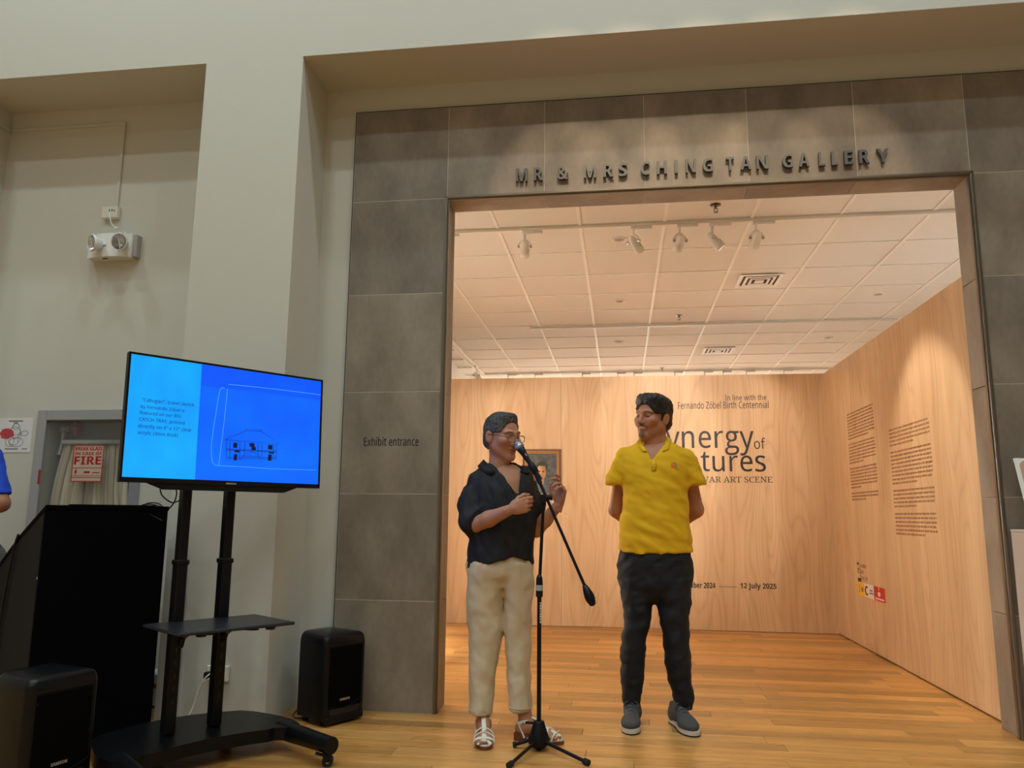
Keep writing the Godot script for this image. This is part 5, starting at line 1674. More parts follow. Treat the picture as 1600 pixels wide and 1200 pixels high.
# ---------------------------------------------------------------- the person at the microphone
func speaker_person():
	var base := Vector3(0.45, 0, 0.40)
	var back := Transform3D(Basis(), -base)
	var who := thing("person", "person in black blouse and cream trousers speaking into the microphone", "person", base)
	var skin := lin(184, 128, 96)
	var head_at := on_z(785.5, 682, 0.36)
	var hb := Basis(Vector3.UP, deg_to_rad(52)) * Basis(Vector3.RIGHT, deg_to_rad(9)) * Basis(Vector3.FORWARD, deg_to_rad(-3))
	var hs := 1.05
	var hx := Transform3D(hb * Basis.from_scale(Vector3.ONE * hs), head_at)
	var inv := hx.affine_inverse()
	var nb := on_z(780, 742, 0.335)
	var neck := [Cap.new(Vector3(0, -0.045, -0.03), inv * (nb + Vector3(0, 0.045, 0)), 0.047, 0.047, 0.03), Cap.new(inv * (nb + Vector3(0, 0.045, 0)), inv * (nb + Vector3(0, -0.02, 0)), 0.047, 0.06, 0.03)]
	var look := {"jaw": 0.98, "smile": false, "skin": skin, "lip": lin(150, 78, 66), "brow": lin(52, 42, 38), "beard": skin, "hair_thick": 0.005, "hair_rough": 0.0055, "nape": -0.075, "hairline": 0.022, "seed": 5, "neck": neck}
	var acc := Acc.new()
	net(acc, head_field(look), Vector3(-0.11, -0.24, -0.13), Vector3(0.11, 0.13, 0.13), 0.0031, back * hx, face_paint(look))
	# torso, arms and legs under the clothes
	var torso := px_rows([[726, 768, 806, 0.335, 0.05], [738, 748, 822, 0.33, 0.075], [752, 742, 828, 0.33, 0.095], [785, 742, 830, 0.335, 0.108], [820, 743, 828, 0.335, 0.1], [860, 742, 826, 0.335, 0.1], [900, 738, 828, 0.33, 0.11]])
	var sR := on_z(744, 752, 0.325)
	var eR := on_z(743, 820, 0.42)
	var wR := on_z(798, 796, 0.555)
	var sL := on_z(824, 750, 0.31)
	var eL := on_z(838, 828, 0.28)
	var wL := on_z(873.5, 788, 0.36)
	var body := Field.new()
	body.add(Loft.new(torso, 0.03))
	body.add(Cap.new(sR, eR, 0.046, 0.04, 0.03)).add(Cap.new(eR, eR.lerp(wR, 0.4), 0.04, 0.0395, 0.02)).add(Cap.new(eR.lerp(wR, 0.4), wR, 0.0395, 0.0265, 0.02))
	body.add(Cap.new(sL, eL, 0.044, 0.038, 0.03)).add(Cap.new(eL, eL.lerp(wL, 0.4), 0.037, 0.036, 0.02)).add(Cap.new(eL.lerp(wL, 0.4), wL, 0.036, 0.0255, 0.02))
	var heelR := Vector3(0.336, 0.012, 0.375)
	var toeR := Vector3(0.382, 0, 0.61)
	var heelL := Vector3(0.502, 0.012, 0.40)
	var toeL := Vector3(0.735, 0, 0.455)
	var legR := [[878, 733, 792, 0.335, 0.11], [905, 730, 791, 0.335, 0.12], [945, 729, 788, 0.34, 0.11], [975, 731, 787, 0.35, 0.1], [1000, 732, 784, 0.36, 0.092], [1030, 732.5, 779, 0.375, 0.085], [1060, 732.5, 774, 0.39, 0.078], [1085, 732.5, 771, 0.405, 0.074], [1114, 733, 768, 0.42, 0.07]]
	var legL := [[878, 786, 832, 0.335, 0.108], [905, 787, 834, 0.33, 0.118], [945, 788, 832, 0.335, 0.105], [975, 789, 831, 0.34, 0.098], [1000, 790, 830, 0.35, 0.09], [1035, 792, 829, 0.365, 0.082], [1070, 793.5, 830, 0.38, 0.076], [1110, 794.5, 832, 0.40, 0.07]]
	for l in [[legR, heelR, toeR], [legL, heelL, toeL]]:
		var fx := foot_xf(l[1], l[2])
		var ank: Vector3 = fx * Vector3(0, 0.085, 0.05)
		var rows: Array = px_rows(l[0], -0.03)
		body.add(Loft.new(rows, 0.02)).add(Cap.new(Vector3(rows[-1][1], rows[-1][0] + 0.06, rows[-1][2]), ank, 0.034, 0.03, 0.02))
	net(acc, body, Vector3(0.1, 0.05, 0.1), Vector3(0.9, 1.45, 0.66), 0.0105, back, func(_p): return skin)
	# feet
	for l in [[heelR, toeR], [heelL, toeL]]:
		var ff := Field.new()
		ff.add(Cap.new(Vector3(0, 0.12, 0.05), Vector3(0, 0.055, 0.045), 0.031, 0.032, 0.02)).add(Ell.new(Vector3(0, 0.042, 0.04), Vector3(0.03, 0.03, 0.042), 0.02))
		ff.add(Cap.new(Vector3(0, 0.062, 0.07), Vector3(0.004, 0.032, 0.165), 0.033, 0.024, 0.03)).add(Ell.new(Vector3(0.002, 0.026, 0.165), Vector3(0.04, 0.018, 0.05), 0.02))
		for t in 5: ff.add(Cap.new(Vector3(-0.03 + t * 0.0145, 0.023, 0.185), Vector3(-0.031 + t * 0.0148, 0.019, 0.226 - absf(t - 1.2) * 0.006), 0.0105, 0.009, 0.006))
		net(acc, ff, Vector3(-0.06, 0.0, -0.02), Vector3(0.06, 0.15, 0.25), 0.005, back * foot_xf(l[0], l[1]), func(_p): return skin)
	# hands: the near one closed with finger and thumb together, the far one open and turned up
	var fR := (on_z(827, 787, 0.585) - wR).normalized()
	var hbR := basis_from(Vector3(-0.1, 1, 0.1).slide(fR).normalized(), fR)
	net(acc, hand_field(1.0, [[52, 78, 30], [74, 92, 50], [80, 95, 55], [84, 95, 55]], [Vector3(0.5, 0.7, 0.65), Vector3(0.25, 0.75, 0.75), Vector3(-0.25, 0.7, 0.7)], 0.97), Vector3(-0.07, -0.04, -0.035), Vector3(0.09, 0.2, 0.12), 0.0032, back * Transform3D(hbR, wR), func(_p): return skin)
	var fL := Vector3(0.2, 0.95, 0.12).normalized()
	var zL := Vector3(-0.75, 0.1, 0.62).slide(fL).normalized()
	var hbL := Basis(fL.cross(zL), fL, zL)
	net(acc, hand_field(-1.0, [[14, 26, 18], [38, 42, 26], [54, 52, 30], [58, 50, 28]], [Vector3(0.75, 0.55, 0.35), Vector3(0.35, 0.9, 0.3), Vector3(0.05, 1.0, 0.15)], 0.95), Vector3(-0.12, -0.04, -0.035), Vector3(0.07, 0.21, 0.12), 0.0032, back * Transform3D(hbL, wL), func(_p): return lin(178, 116, 90))
	put("body", acc.mesh(), M.skin, who)
	# cropped greying hair
	var ha := Acc.new()
	var gn := fbm(33, 1.0, 3)
	net(ha, hair_field(look), Vector3(-0.11, -0.12, -0.14), Vector3(0.11, 0.15, 0.12), 0.0033, back * hx, func(p: Vector3) -> Color:
		var grey := clampf(gn.get_noise_3d(p.x * 120.0, p.y * 25.0, p.z * 120.0) * 0.8 + 0.34 + 0.3 * (1.0 - smoothstep(0.03, 0.075, p.y + 0.02 * gn.get_noise_3d(p.x * 30.0, 0.0, p.z * 30.0))), 0.0, 1.0)
		return lin(22, 20, 20).lerp(lin(120, 114, 108), grey * 0.6))
	put("hair", ha.mesh(), M.hair, who)
	# spectacles
	var rim := mat(rgb(74, 66, 58), 0.3, 0.8)
	var lens := mat(Color(0.95, 0.97, 1.0, 0.1), 0.04)
	lens.transparency = BaseMaterial3D.TRANSPARENCY_ALPHA
	var gl := Node3D.new()
	gl.name = "spectacles"
	who.add_child(gl)
	var frame := Shape.new()
	for s in [-1.0, 1.0]:
		var pts := []
		for q in 21:
			var a := TAU * q / 20.0
			pts.append(back * (hx * Vector3(s * 0.033 + 0.024 * sign(cos(a)) * pow(absf(cos(a)), 0.7), -0.004 + 0.0165 * sign(sin(a)) * pow(absf(sin(a)), 0.7), 0.102 - 0.18 * pow(absf(s * 0.033 + 0.024 * cos(a)), 2.0) * 10.0 * 0.3)))
		frame.tube(pts, 0.0016, 6)
		frame.tube([back * (hx * Vector3(s * 0.057, 0.004, 0.094)), back * (hx * Vector3(s * 0.079, 0.007, 0.07)), back * (hx * Vector3(s * 0.0835, 0.01, -0.005)), back * (hx * Vector3(s * 0.082, -0.012, -0.03))], 0.0019, 6)
		var pl := Shape.new().soft(2)
		for q in 20: pl.tri(back * (hx * Vector3(s * 0.033, -0.004, 0.1)), pts[q], pts[q + 1])
		put("lens", pl.done(), lens, gl)
	frame.tube([back * (hx * Vector3(-0.01, 0.002, 0.102)), back * (hx * Vector3(0, 0.006, 0.106)), back * (hx * Vector3(0.01, 0.002, 0.102))], 0.0015, 6)
	put("frame", frame.done(), rim, gl)
	put("earring", Shape.new().ball(back * (hx * Vector3(-0.083, -0.046, -0.01)), Vector3.ONE * 0.006, 6, 8).ball(back * (hx * Vector3(-0.083, -0.06, -0.01)), Vector3.ONE * 0.008, 6, 8).done(), mat(rgb(90, 66, 50), 0.3, 0.6), who)
	# blouse
	var bl := Field.new()
	bl.add(Cap.new(on_z(748, 750, 0.33), on_z(736, 785, 0.36), 0.05, 0.066, 0.04)).add(Cap.new(on_z(736, 785, 0.36), on_z(738, 815, 0.41), 0.066, 0.064, 0.03)).add(Cap.new(on_z(738, 815, 0.41), on_z(752, 812, 0.45), 0.062, 0.056, 0.02))
	# sleeve ends, cut square to the lower arms
	bl.add(Half.new().add(wR - eR + Vector3(0, -0.14, 0), on_z(746, 819, 0.43)).o(2, 0.006))
	bl.add(Cap.new(on_z(822, 750, 0.31), on_z(838, 788, 0.285), 0.046, 0.046, 0.03)).add(Cap.new(on_z(838, 788, 0.285), on_z(840, 812, 0.285), 0.046, 0.044, 0.03))
	var bt := px_rows([[722, 766, 806, 0.335, 0.052], [732, 748, 822, 0.332, 0.075], [745, 738, 831, 0.33, 0.1], [765, 735, 836, 0.335, 0.118], [790, 735, 838, 0.34, 0.125], [820, 735, 836, 0.34, 0.125], [850, 733, 835, 0.338, 0.128], [875, 731, 834.5, 0.335, 0.132], [910, 729, 836, 0.335, 0.135]])
	bl.add(Loft.new(bt, 0.035))
	# hem: low at one hip, gathered up towards the other
	var hemA := on_z(730, 893, 0.34)
	var hemB := on_z(806, 867, 0.34)
	var nrm := Vector3(-(hemB.y - hemA.y), hemB.x - hemA.x, 0).normalized()
	var hemC := on_z(834, 881, 0.34)
	var nr2 := Vector3(-(hemC.y - hemB.y), hemC.x - hemB.x, 0).normalized()
	bl.add(Half.new().add(nrm, hemA).add(nr2, hemC).o(1, 0.006))
	var cutV := Half.new()
	var v1 := on_z(757, 712, 0.44)
	var v2 := on_z(807, 771, 0.46)
	var v3 := on_z(814, 712, 0.44)
	cutV.add(Vector3(v2.y - v1.y, -(v2.x - v1.x), 0), v1)
	cutV.add(Vector3(-(v2.y - v3.y), v2.x - v3.x, 0), v3)
	cutV.add(Vector3(0, 0, -1), Vector3(0, 0, 0.345))
	bl.add(cutV.o(1, 0.006))
	bl.noise = fbm(12, 1.0, 2)
	bl.amp = 0.012
	bl.ns = Vector3(16, 6, 16)
	bl.turn = Basis(Vector3.FORWARD, 0.35)
	var ba := Acc.new()
	net(ba, bl, Vector3(0.12, 0.8, 0.12), Vector3(0.8, 1.45, 0.56), 0.0085, back)
	var black := cloth(rgb(13, 13, 16), 0.75, 0.3)
	var bm := put("blouse", ba.mesh(), black, who)
	var lay = func(list): 
		var out := []
		for q in list:
			var hit := bl.trace(on_z(q[0], q[1], 0.7), ray(q[0], q[1]))
			out.append(back * ((hit if hit.is_finite() else on_z(q[0], q[1], 0.34)) + Vector3(0, 0, 0.002)))
		return out
	var lift = func(_p): return Vector3(0, 0.001, 0.006)
	put("collar", strip_mesh(lay.call([[756, 718], [762, 724], [768, 731], [774, 738]]), lay.call([[746, 729], [752, 735], [759, 739], [768, 743]]), lift), black, bm)
	put("collar", strip_mesh(lay.call([[812, 741], [813.5, 736], [815, 731], [816, 727]]), lay.call([[826, 742], [828, 738], [828, 733], [825, 729]]), lift), black, bm)
	# trousers
	var tr := Field.new()
	tr.add(Loft.new(px_rows([[862, 735, 832, 0.335, 0.11], [885, 731, 834, 0.335, 0.12], [900, 738, 826, 0.335, 0.112], [912, 760, 806, 0.335, 0.08]]), 0.05))
	tr.add(Loft.new(px_rows(legR), 0.04))
	tr.add(Loft.new(px_rows(legL), 0.016))
	tr.noise = fbm(19, 1.0, 3)
	tr.amp = 0.011
	tr.ns = Vector3(9, 7, 9)
	tr.turn = Basis(Vector3.FORWARD, 0.6)
	var ta := Acc.new()
	net(ta, tr, Vector3(0.18, 0.05, 0.12), Vector3(0.72, 1.05, 0.56), 0.009, back)
	var cream := cloth(rgb(206, 184, 150), 0.7, 0.5)
	cream.rim_enabled = true
	cream.rim = 0.3
	var tm := put("trousers", ta.mesh(), cream, who)
	for l in [[[733, 1111, 768, 1111], 0.42, 0.071], [[794.5, 1107, 832, 1107], 0.40, 0.071]]:
		var a := on_z(l[0][0], l[0][1], l[1])
		var b := on_z(l[0][2], l[0][3], l[1])
		var ring := []
		for q in 25: ring.append(back * Vector3((a.x + b.x) * 0.5 + cos(TAU * q / 24.0) * (b.x - a.x) * 0.505, (a.y + b.y) * 0.5 + 0.012, l[1] + sin(TAU * q / 24.0) * l[2]))
		put("hem_stitch", Shape.new().tube(ring, 0.0022, 5).done(), cream, tm)
	# sandals
	var white := mat(rgb(232, 226, 208), 0.45)
	var brown := mat(rgb(112, 56, 36), 0.5)
	for l in [[heelR, toeR], [heelL, toeL]]:
		var fx := back * foot_xf(Vector3(l[0].x, 0, l[0].z), l[1])
		var sh := Node3D.new()
		sh.name = "sandal"
		who.add_child(sh, true)
		var flat_xf := fx * Transform3D(Basis(Vector3.RIGHT, Vector3(0, 0, 1), Vector3(0, -1, 0)), Vector3.ZERO)
		var lift_heel: bool = l[0].y > 0.02
		put("sole", Shape.new().prism(sole_outline(0.245, 0.088), -0.016, -0.001, flat_xf).done(), brown, sh)
		put("insole", Shape.new().prism(sole_outline(0.24, 0.084), -0.022, -0.016, flat_xf).done(), white, sh)
		var hp := PackedVector2Array([Vector2(-0.03, 0.002), Vector2(0.03, 0.002), Vector2(0.031, 0.05), Vector2(0.026, 0.075), Vector2(-0.026, 0.075), Vector2(-0.031, 0.05)])
		put("heel_block", Shape.new().prism(hp, -0.038, -0.002, flat_xf).done(), brown, sh)
		# straps over the foot
		var st := []
		st.append([[-0.04, 0.018, 0.15], [-0.036, 0.045, 0.15], [-0.014, 0.062, 0.146], [0.014, 0.062, 0.146], [0.038, 0.044, 0.15], [0.042, 0.018, 0.15]])
		st.append([[-0.043, 0.016, 0.185], [-0.038, 0.037, 0.18], [-0.012, 0.05, 0.172], [0.014, 0.05, 0.172], [0.04, 0.036, 0.18], [0.044, 0.016, 0.185]])
		st.append([[-0.043, 0.014, 0.2], [-0.036, 0.032, 0.205], [-0.012, 0.04, 0.212], [0.014, 0.04, 0.212], [0.038, 0.03, 0.205], [0.042, 0.014, 0.2]])
		st.append([[0.0, 0.096, 0.084], [0.0, 0.086, 0.115], [0.001, 0.067, 0.145], [0.001, 0.052, 0.175], [0.001, 0.042, 0.205], [0.001, 0.031, 0.232]])
		st.append([[-0.03, 0.016, 0.225], [-0.016, 0.032, 0.215], [0.0, 0.042, 0.2], [0.016, 0.032, 0.216], [0.03, 0.016, 0.225]])
		for s in st:
			var pts := []
			for p in s: pts.append(fx * Vector3(p[0] * 1.08, p[1] * 1.1 + 0.004, p[2]))
			put("strap", Shape.new().tube(smooth_path(pts, 4), 0.0105, 8, true, Vector2(1.15, 0.4)).done(), white, sh)
		var an := []
		for q in 17:
			var a := TAU * q / 16.0
			an.append(fx * Vector3(sin(a) * 0.036, 0.088 + 0.012 * cos(a), 0.048 + cos(a) * 0.038))
		put("ankle_strap", Shape.new().tube(an, 0.008, 8, false, Vector2(0.5, 1.1)).done(), white, sh)
		for s in [-1.0, 1.0]: put("side_strap", Shape.new().tube([fx * Vector3(s * 0.033, 0.08, 0.03), fx * Vector3(s * 0.034, 0.05, 0.045), fx * Vector3(s * 0.036, 0.02, 0.06)], 0.007, 8, true, Vector2(1.1, 0.5)).done(), white, sh)
		put("buckle", Shape.new().box(fx * Vector3(-0.036, 0.088, 0.05), Vector3(0.006, 0.016, 0.014), 0.002, fx.basis).done(), M.bronze, sh)

# ---------------------------------------------------------------- the person in yellow
func listener_person():
	var base := Vector3(1.21, 0, 0.0)
	var back := Transform3D(Basis(), -base)
	var who := thing("person", "person in yellow polo shirt and navy trousers with hands behind back", "person", base)
	var skin := lin(176, 116, 84)
	var head_at := on_z(1019, 653, 0.01)
	var hb := Basis(Vector3.UP, deg_to_rad(-40)) * Basis(Vector3.RIGHT, deg_to_rad(1)) * Basis(Vector3.FORWARD, deg_to_rad(5))
	var hx := Transform3D(hb * Basis.from_scale(Vector3.ONE * 1.07), head_at)
	var inv := hx.affine_inverse()
	var nb := on_z(1023, 706, -0.01)
	var neck := [Cap.new(Vector3(0, -0.045, -0.03), inv * (nb + Vector3(0, 0.04, 0)), 0.056, 0.056, 0.03), Cap.new(inv * (nb + Vector3(0, 0.04, 0)), inv * (nb + Vector3(0, -0.03, 0)), 0.056, 0.07, 0.03)]
	var look := {"jaw": 1.06, "smile": true, "skin": skin, "lip": lin(150, 78, 66), "brow": lin(26, 20, 18), "beard": lin(44, 30, 26), "hair_thick": 0.013, "hair_rough": 0.006, "nape": -0.085, "hairline": 0.008, "seed": 8, "neck": neck}
	var acc := Acc.new()
	net(acc, head_field(look), Vector3(-0.11, -0.22, -0.13), Vector3(0.11, 0.13, 0.13), 0.0031, back * hx, face_paint(look))
	var rows := [[688, 1001, 1045, -0.01, 0.062], [699, 980, 1066, -0.01, 0.088], [711, 969, 1077, -0.008, 0.108], [735, 969, 1076, 0.0, 0.126], [765, 972, 1075, 0.004, 0.13], [800, 971, 1077, 0.006, 0.132], [830, 967, 1080, 0.006, 0.134], [880, 963, 1084, 0.004, 0.136]]
	var under := px_rows(rows, -0.012)
	under[-1][3] -= 0.035
	under[-1][4] -= 0.035
	under[-2][3] -= 0.012
	var torso := Loft.new(under, 0.03)
	var sR := on_z(973, 716, -0.01)
	var eR := on_z(962, 797, -0.09)
	var wR := on_z(1004, 836, -0.185)
	var sL := on_z(1073, 716, -0.01)
	var eL := on_z(1088, 797, -0.09)
	var wL := on_z(1040, 836, -0.195)
	var body := Field.new()
	body.add(torso)
	body.add(Cap.new(sR, eR, 0.034, 0.039, 0.03)).add(Cap.new(eR, wR, 0.039, 0.028, 0.02))
	body.add(Cap.new(sL, eL, 0.034, 0.04, 0.03)).add(Cap.new(eL, wL, 0.04, 0.028, 0.02))
	var heelR := Vector3(1.082, 0.0, -0.055)
	var toeR := Vector3(1.056, 0, 0.24)
	var heelL := Vector3(1.296, 0.0, -0.06)
	var toeL := Vector3(1.376, 0, 0.225)
	var legR := [[905, 969, 1021, 0.0, 0.115], [945, 972, 1020, 0.006, 0.105], [978, 974.5, 1016, 0.014, 0.094], [996, 971, 1010, 0.018, 0.088], [1015, 970, 1008, 0.016, 0.084], [1037, 970, 1007, 0.012, 0.08], [1071, 971, 1005, 0.008, 0.07], [1092, 973, 1002, 0.006, 0.062], [1106, 976, 1000, 0.006, 0.056]]
	var legL := [[905, 1022, 1082, 0.0, 0.115], [945, 1025, 1079, 0.004, 0.105], [978, 1031, 1076, 0.012, 0.092], [998, 1036, 1076.5, 0.016, 0.088], [1015, 1037, 1078, 0.016, 0.085], [1047, 1040, 1080, 0.012, 0.08], [1075, 1047, 1083, 0.008, 0.07], [1090, 1050, 1083.5, 0.006, 0.064], [1108, 1057, 1082, 0.004, 0.056]]
	for l in [[legR, heelR, toeR], [legL, heelL, toeL]]:
		var rows_: Array = px_rows(l[0], -0.024)
		var top: Array = rows_[-1]
		body.add(Loft.new(rows_, 0.02)).add(Cap.new(Vector3(top[1], top[0] + 0.04, top[2]), foot_xf(l[1], l[2]) * Vector3(0, 0.08, 0.055), 0.03, 0.034, 0.02))
	net(acc, body, Vector3(0.9, 0.05, -0.24), Vector3(1.5, 1.5, 0.2), 0.011, back, func(_p): return skin)
	# hands clasped behind the back
	var fl := [[60, 60, 30], [66, 66, 34], [70, 66, 34], [70, 66, 34]]
	var th := [Vector3(0.6, 0.7, 0.3), Vector3(0.3, 0.9, 0.3), Vector3(0.1, 0.95, 0.3)]
	var yR := Vector3(0.85, -0.3, -0.2).normalized()
	net(acc, hand_field(1.0, fl, th), Vector3(-0.07, -0.04, -0.04), Vector3(0.1, 0.2, 0.12), 0.0045, back * Transform3D(basis_from(Vector3(0.3, 0.95, 0).slide(yR), yR), wR), func(_p): return skin)
	var yL := Vector3(-0.85, -0.3, -0.2).normalized()
	net(acc, hand_field(-1.0, fl, th), Vector3(-0.1, -0.04, -0.04), Vector3(0.07, 0.2, 0.12), 0.0045, back * Transform3D(basis_from(Vector3(0.3, -0.95, 0).slide(yL), yL), wL), func(_p): return skin)
	put("body", acc.mesh(), M.skin, who)
	var ha := Acc.new()
	var gn := fbm(34, 1.0, 3)
	net(ha, hair_field(look), Vector3(-0.115, -0.13, -0.145), Vector3(0.115, 0.16, 0.12), 0.0034, back * hx, func(p: Vector3) -> Color:
		return lin(14, 12, 12).lerp(lin(46, 38, 34), clampf(gn.get_noise_3d(p.x * 60.0, p.y * 20.0, p.z * 30.0) * 0.7 + 0.3, 0, 1)))
	put("hair", ha.mesh(), M.hair, who)
	# polo shirt
	var po := Field.new()
	po.add(Cap.new(on_z(975, 714, -0.008), on_z(963, 752, -0.02), 0.052, 0.056, 0.03)).add(Cap.new(on_z(963, 752, -0.02), on_z(961, 775, -0.03), 0.056, 0.055, 0.02))
	po.add(Cap.new(on_z(1071, 714, -0.008), on_z(1086, 752, -0.02), 0.052, 0.056, 0.03)).add(Cap.new(on_z(1086, 752, -0.02), on_z(1088, 775, -0.03), 0.056, 0.055, 0.02))
	po.add(Half.new().add(Vector3(0, -1, 0), on_z(1020, 758, 0.0)).o(2, 0.005))
	po.add(Loft.new(px_rows(rows), 0.022))
	po.add(Half.new().add(Vector3(0.02, -1, -0.1), on_z(1022, 866, 0.13)).o(2, 0.006))
	var v1 := on_z(1004, 690, 0.1)
	var v2 := on_z(1018, 722, 0.12)
	var v3 := on_z(1042, 688, 0.1)
	var cutV := Half.new().add(Vector3(v2.y - v1.y, -(v2.x - v1.x), 0), v1).add(Vector3(-(v2.y - v3.y), v2.x - v3.x, 0), v3).add(Vector3(0, 0, -1), Vector3(0, 0, 0.0))
	po.add(cutV.o(1, 0.006))
	po.noise = fbm(27, 1.0, 3)
	po.amp = 0.011
	po.ns = Vector3(5, 13, 5)
	po.turn = Basis(Vector3.FORWARD, -0.5)
	var pa := Acc.new()
	net(pa, po, Vector3(0.9, 0.85, -0.2), Vector3(1.55, 1.52, 0.24), 0.009, back)
	var yellow := cloth(rgb(226, 176, 6), 0.85, 0.4)
	var pm := put("polo_shirt", pa.mesh(), yellow, who)
	# collar: standing band round the neck, open at the front, and two folded flaps
	var inner := []
	var outer := []
	var cc := on_z(1022.5, 694, -0.012)
	for q in 25:
		var a := deg_to_rad(lerpf(-140, 140, q / 24.0))          # 0 = back of the neck
		var away := Vector3(sin(a), 0, -cos(a))
		var fwd := 0.5 - 0.5 * cos(a)
		inner.append(back * (cc + Vector3(away.x * 0.08, 0.055 - 0.055 * fwd, away.z * 0.076)))
		outer.append(back * (cc + Vector3(away.x * 0.104, 0.018 - 0.05 * fwd, away.z * 0.1)))
	put("collar", strip_mesh(inner, outer, func(p: Vector3): return (p - back * cc).slide(Vector3.UP).normalized() * 0.004 + Vector3(0, 0.003, 0)), yellow, pm)
	var lay = func(list, up_ := 0.001):
		var out := []
		for q in list:
			var hit := po.trace(on_z(q[0], q[1], 0.4), ray(q[0], q[1]))
			out.append(back * ((hit if hit.is_finite() else on_z(q[0], q[1], 0.0)) + Vector3(0, 0, up_)))
		return out
	var lift = func(_p): return Vector3(0, 0, 0.003)
	var flap = func(_p): return Vector3(0, 0.003, 0.007)
	put("collar_flap", strip_mesh(lay.call([[1041, 683], [1037, 690], [1033, 697], [1028, 704]]), lay.call([[1048, 686], [1047.5, 693], [1045, 702], [1036, 706]]), flap), yellow, pm)
	put("collar_flap", strip_mesh(lay.call([[1003, 688], [1006, 693], [1010, 698], [1014, 703]]), lay.call([[996, 691], [998, 698], [1003, 705], [1010, 707]]), flap), yellow, pm)
	put("placket", strip_mesh(lay.call([[1018, 722], [1018, 729], [1018, 736]]), lay.call([[1025, 719], [1025, 727], [1025, 736]]), lift), yellow, pm)
	for v in [725, 733]:
		var bpos: Vector3 = lay.call([[1021.5, v]], 0.004)[0]
		put("button", Shape.new().tube([bpos, bpos + Vector3(0, 0, 0.002)], 0.0045, 10).done(), mat(rgb(236, 200, 80), 0.4), pm)
	for s in [[949.5, 974.5], [1074, 1100.5]]:
		var a := on_z(s[0], 756, -0.022)
		var b := on_z(s[1], 756, -0.022)
		var ring := []
		for q in 25: ring.append(back * Vector3((a.x + b.x) * 0.5 + cos(TAU * q / 24.0) * 0.0565, (a.y + b.y) * 0.5 + 0.004, -0.023 + sin(TAU * q / 24.0) * 0.0565))
		put("cuff", Shape.new().tube(ring, 0.006, 8, true, Vector2(0.5, 1.6)).done(), yellow, pm)
	# small orange and grey chest emblem
	var e0: Vector3 = lay.call([[1052, 727]], 0.0015)[0]
	put("emblem", Shape.new().prism(PackedVector2Array([Vector2(-0.016, -0.012), Vector2(0.012, -0.012), Vector2(0.012, 0.004), Vector2(0.0, 0.018), Vector2(-0.012, 0.012)]), 0, 0.002, Transform3D(Basis(Vector3.UP, 0.35), e0)).done(), mat(rgb(240, 140, 20), 0.6), pm)
	put("emblem", Shape.new().prism(PackedVector2Array([Vector2(0.012, -0.012), Vector2(0.02, -0.006), Vector2(0.02, 0.008), Vector2(0.004, 0.018)]), 0, 0.002, Transform3D(Basis(Vector3.UP, 0.35), e0 + Vector3(0.001, 0, 0))).done(), mat(rgb(150, 140, 120), 0.6), pm)
	put("emblem", Shape.new().box(e0 + Vector3(0, -0.022, 0.0), Vector3(0.06, 0.004, 0.002), 0.0, Basis(Vector3.UP, 0.35)).done(), mat(rgb(196, 150, 40), 0.6), pm)
	# trousers
	var tr := Field.new()
	tr.add(Loft.new(px_rows([[850, 971, 1076, 0.004, 0.115], [866, 966, 1081, 0.004, 0.127], [885, 964.5, 1083.5, 0.002, 0.13], [912, 969, 1081, 0.0, 0.126], [930, 984, 1066, 0.0, 0.1], [942, 1008, 1038, 0.0, 0.06]]), 0.05))
	tr.add(Loft.new(px_rows(legR), 0.03))
	tr.add(Loft.new(px_rows(legL), 0.014))
	tr.noise = fbm(44, 1.0, 3)
	tr.amp = 0.012
	tr.ns = Vector3(8, 13, 8)
	tr.turn = Basis(Vector3.FORWARD, 0.4)
	var ta := Acc.new()
	net(ta, tr, Vector3(0.93, 0.06, -0.2), Vector3(1.5, 0.98, 0.2), 0.0095, back)
	var navy := cloth(rgb(13, 15, 24), 0.8, 0.4)
	put("trousers", ta.mesh(), navy, who)
	# knitted sneakers
	var knit := cloth(rgb(80, 79, 80), 0.9, 1.2, 160.0)
	var sole := mat(rgb(206, 196, 182), 0.6)
	var tread := mat(rgb(44, 34, 32), 0.7)
	var lace := mat(rgb(70, 72, 76), 0.8)
	for l in [[heelR, toeR], [heelL, toeL]]:
		var fx := back * foot_xf(l[0], l[1])
		var flat_xf := fx * Transform3D(Basis(Vector3.RIGHT, Vector3(0, 0, 1), Vector3(0, -1, 0)), Vector3.ZERO)
		var sf := Field.new()
		sf.add(Cap.new(Vector3(0, 0.115, 0.055), Vector3(0, 0.06, 0.05), 0.038, 0.042, 0.02)).add(Ell.new(Vector3(0, 0.05, 0.045), Vector3(0.04, 0.045, 0.056), 0.03))
		sf.add(Cap.new(Vector3(0, 0.082, 0.085), Vector3(0.002, 0.048, 0.19), 0.038, 0.034, 0.03)).add(Ell.new(Vector3(0.002, 0.042, 0.215), Vector3(0.05, 0.032, 0.078), 0.03))
		sf.add(Half.new().add(Vector3(0, -1, 0), Vector3(0, 0.02, 0)).o(2, 0.004))
		sf.add(Half.new().add(Vector3(0, 1, -0.3), Vector3(0, 0.122, 0.055)).o(2, 0.006))
		var sa := Acc.new()
		net(sa, sf, Vector3(-0.065, 0.0, -0.03), Vector3(0.065, 0.16, 0.31), 0.0055, fx)
		var shoe := put("sneaker", sa.mesh(), knit, who)
		put("midsole", Shape.new().prism(sole_outline(0.298, 0.106), -0.027, -0.008, flat_xf, true).done(), sole, shoe)
		put("outsole", Shape.new().prism(sole_outline(0.296, 0.106), -0.009, -0.0005, flat_xf, true).done(), tread, shoe)
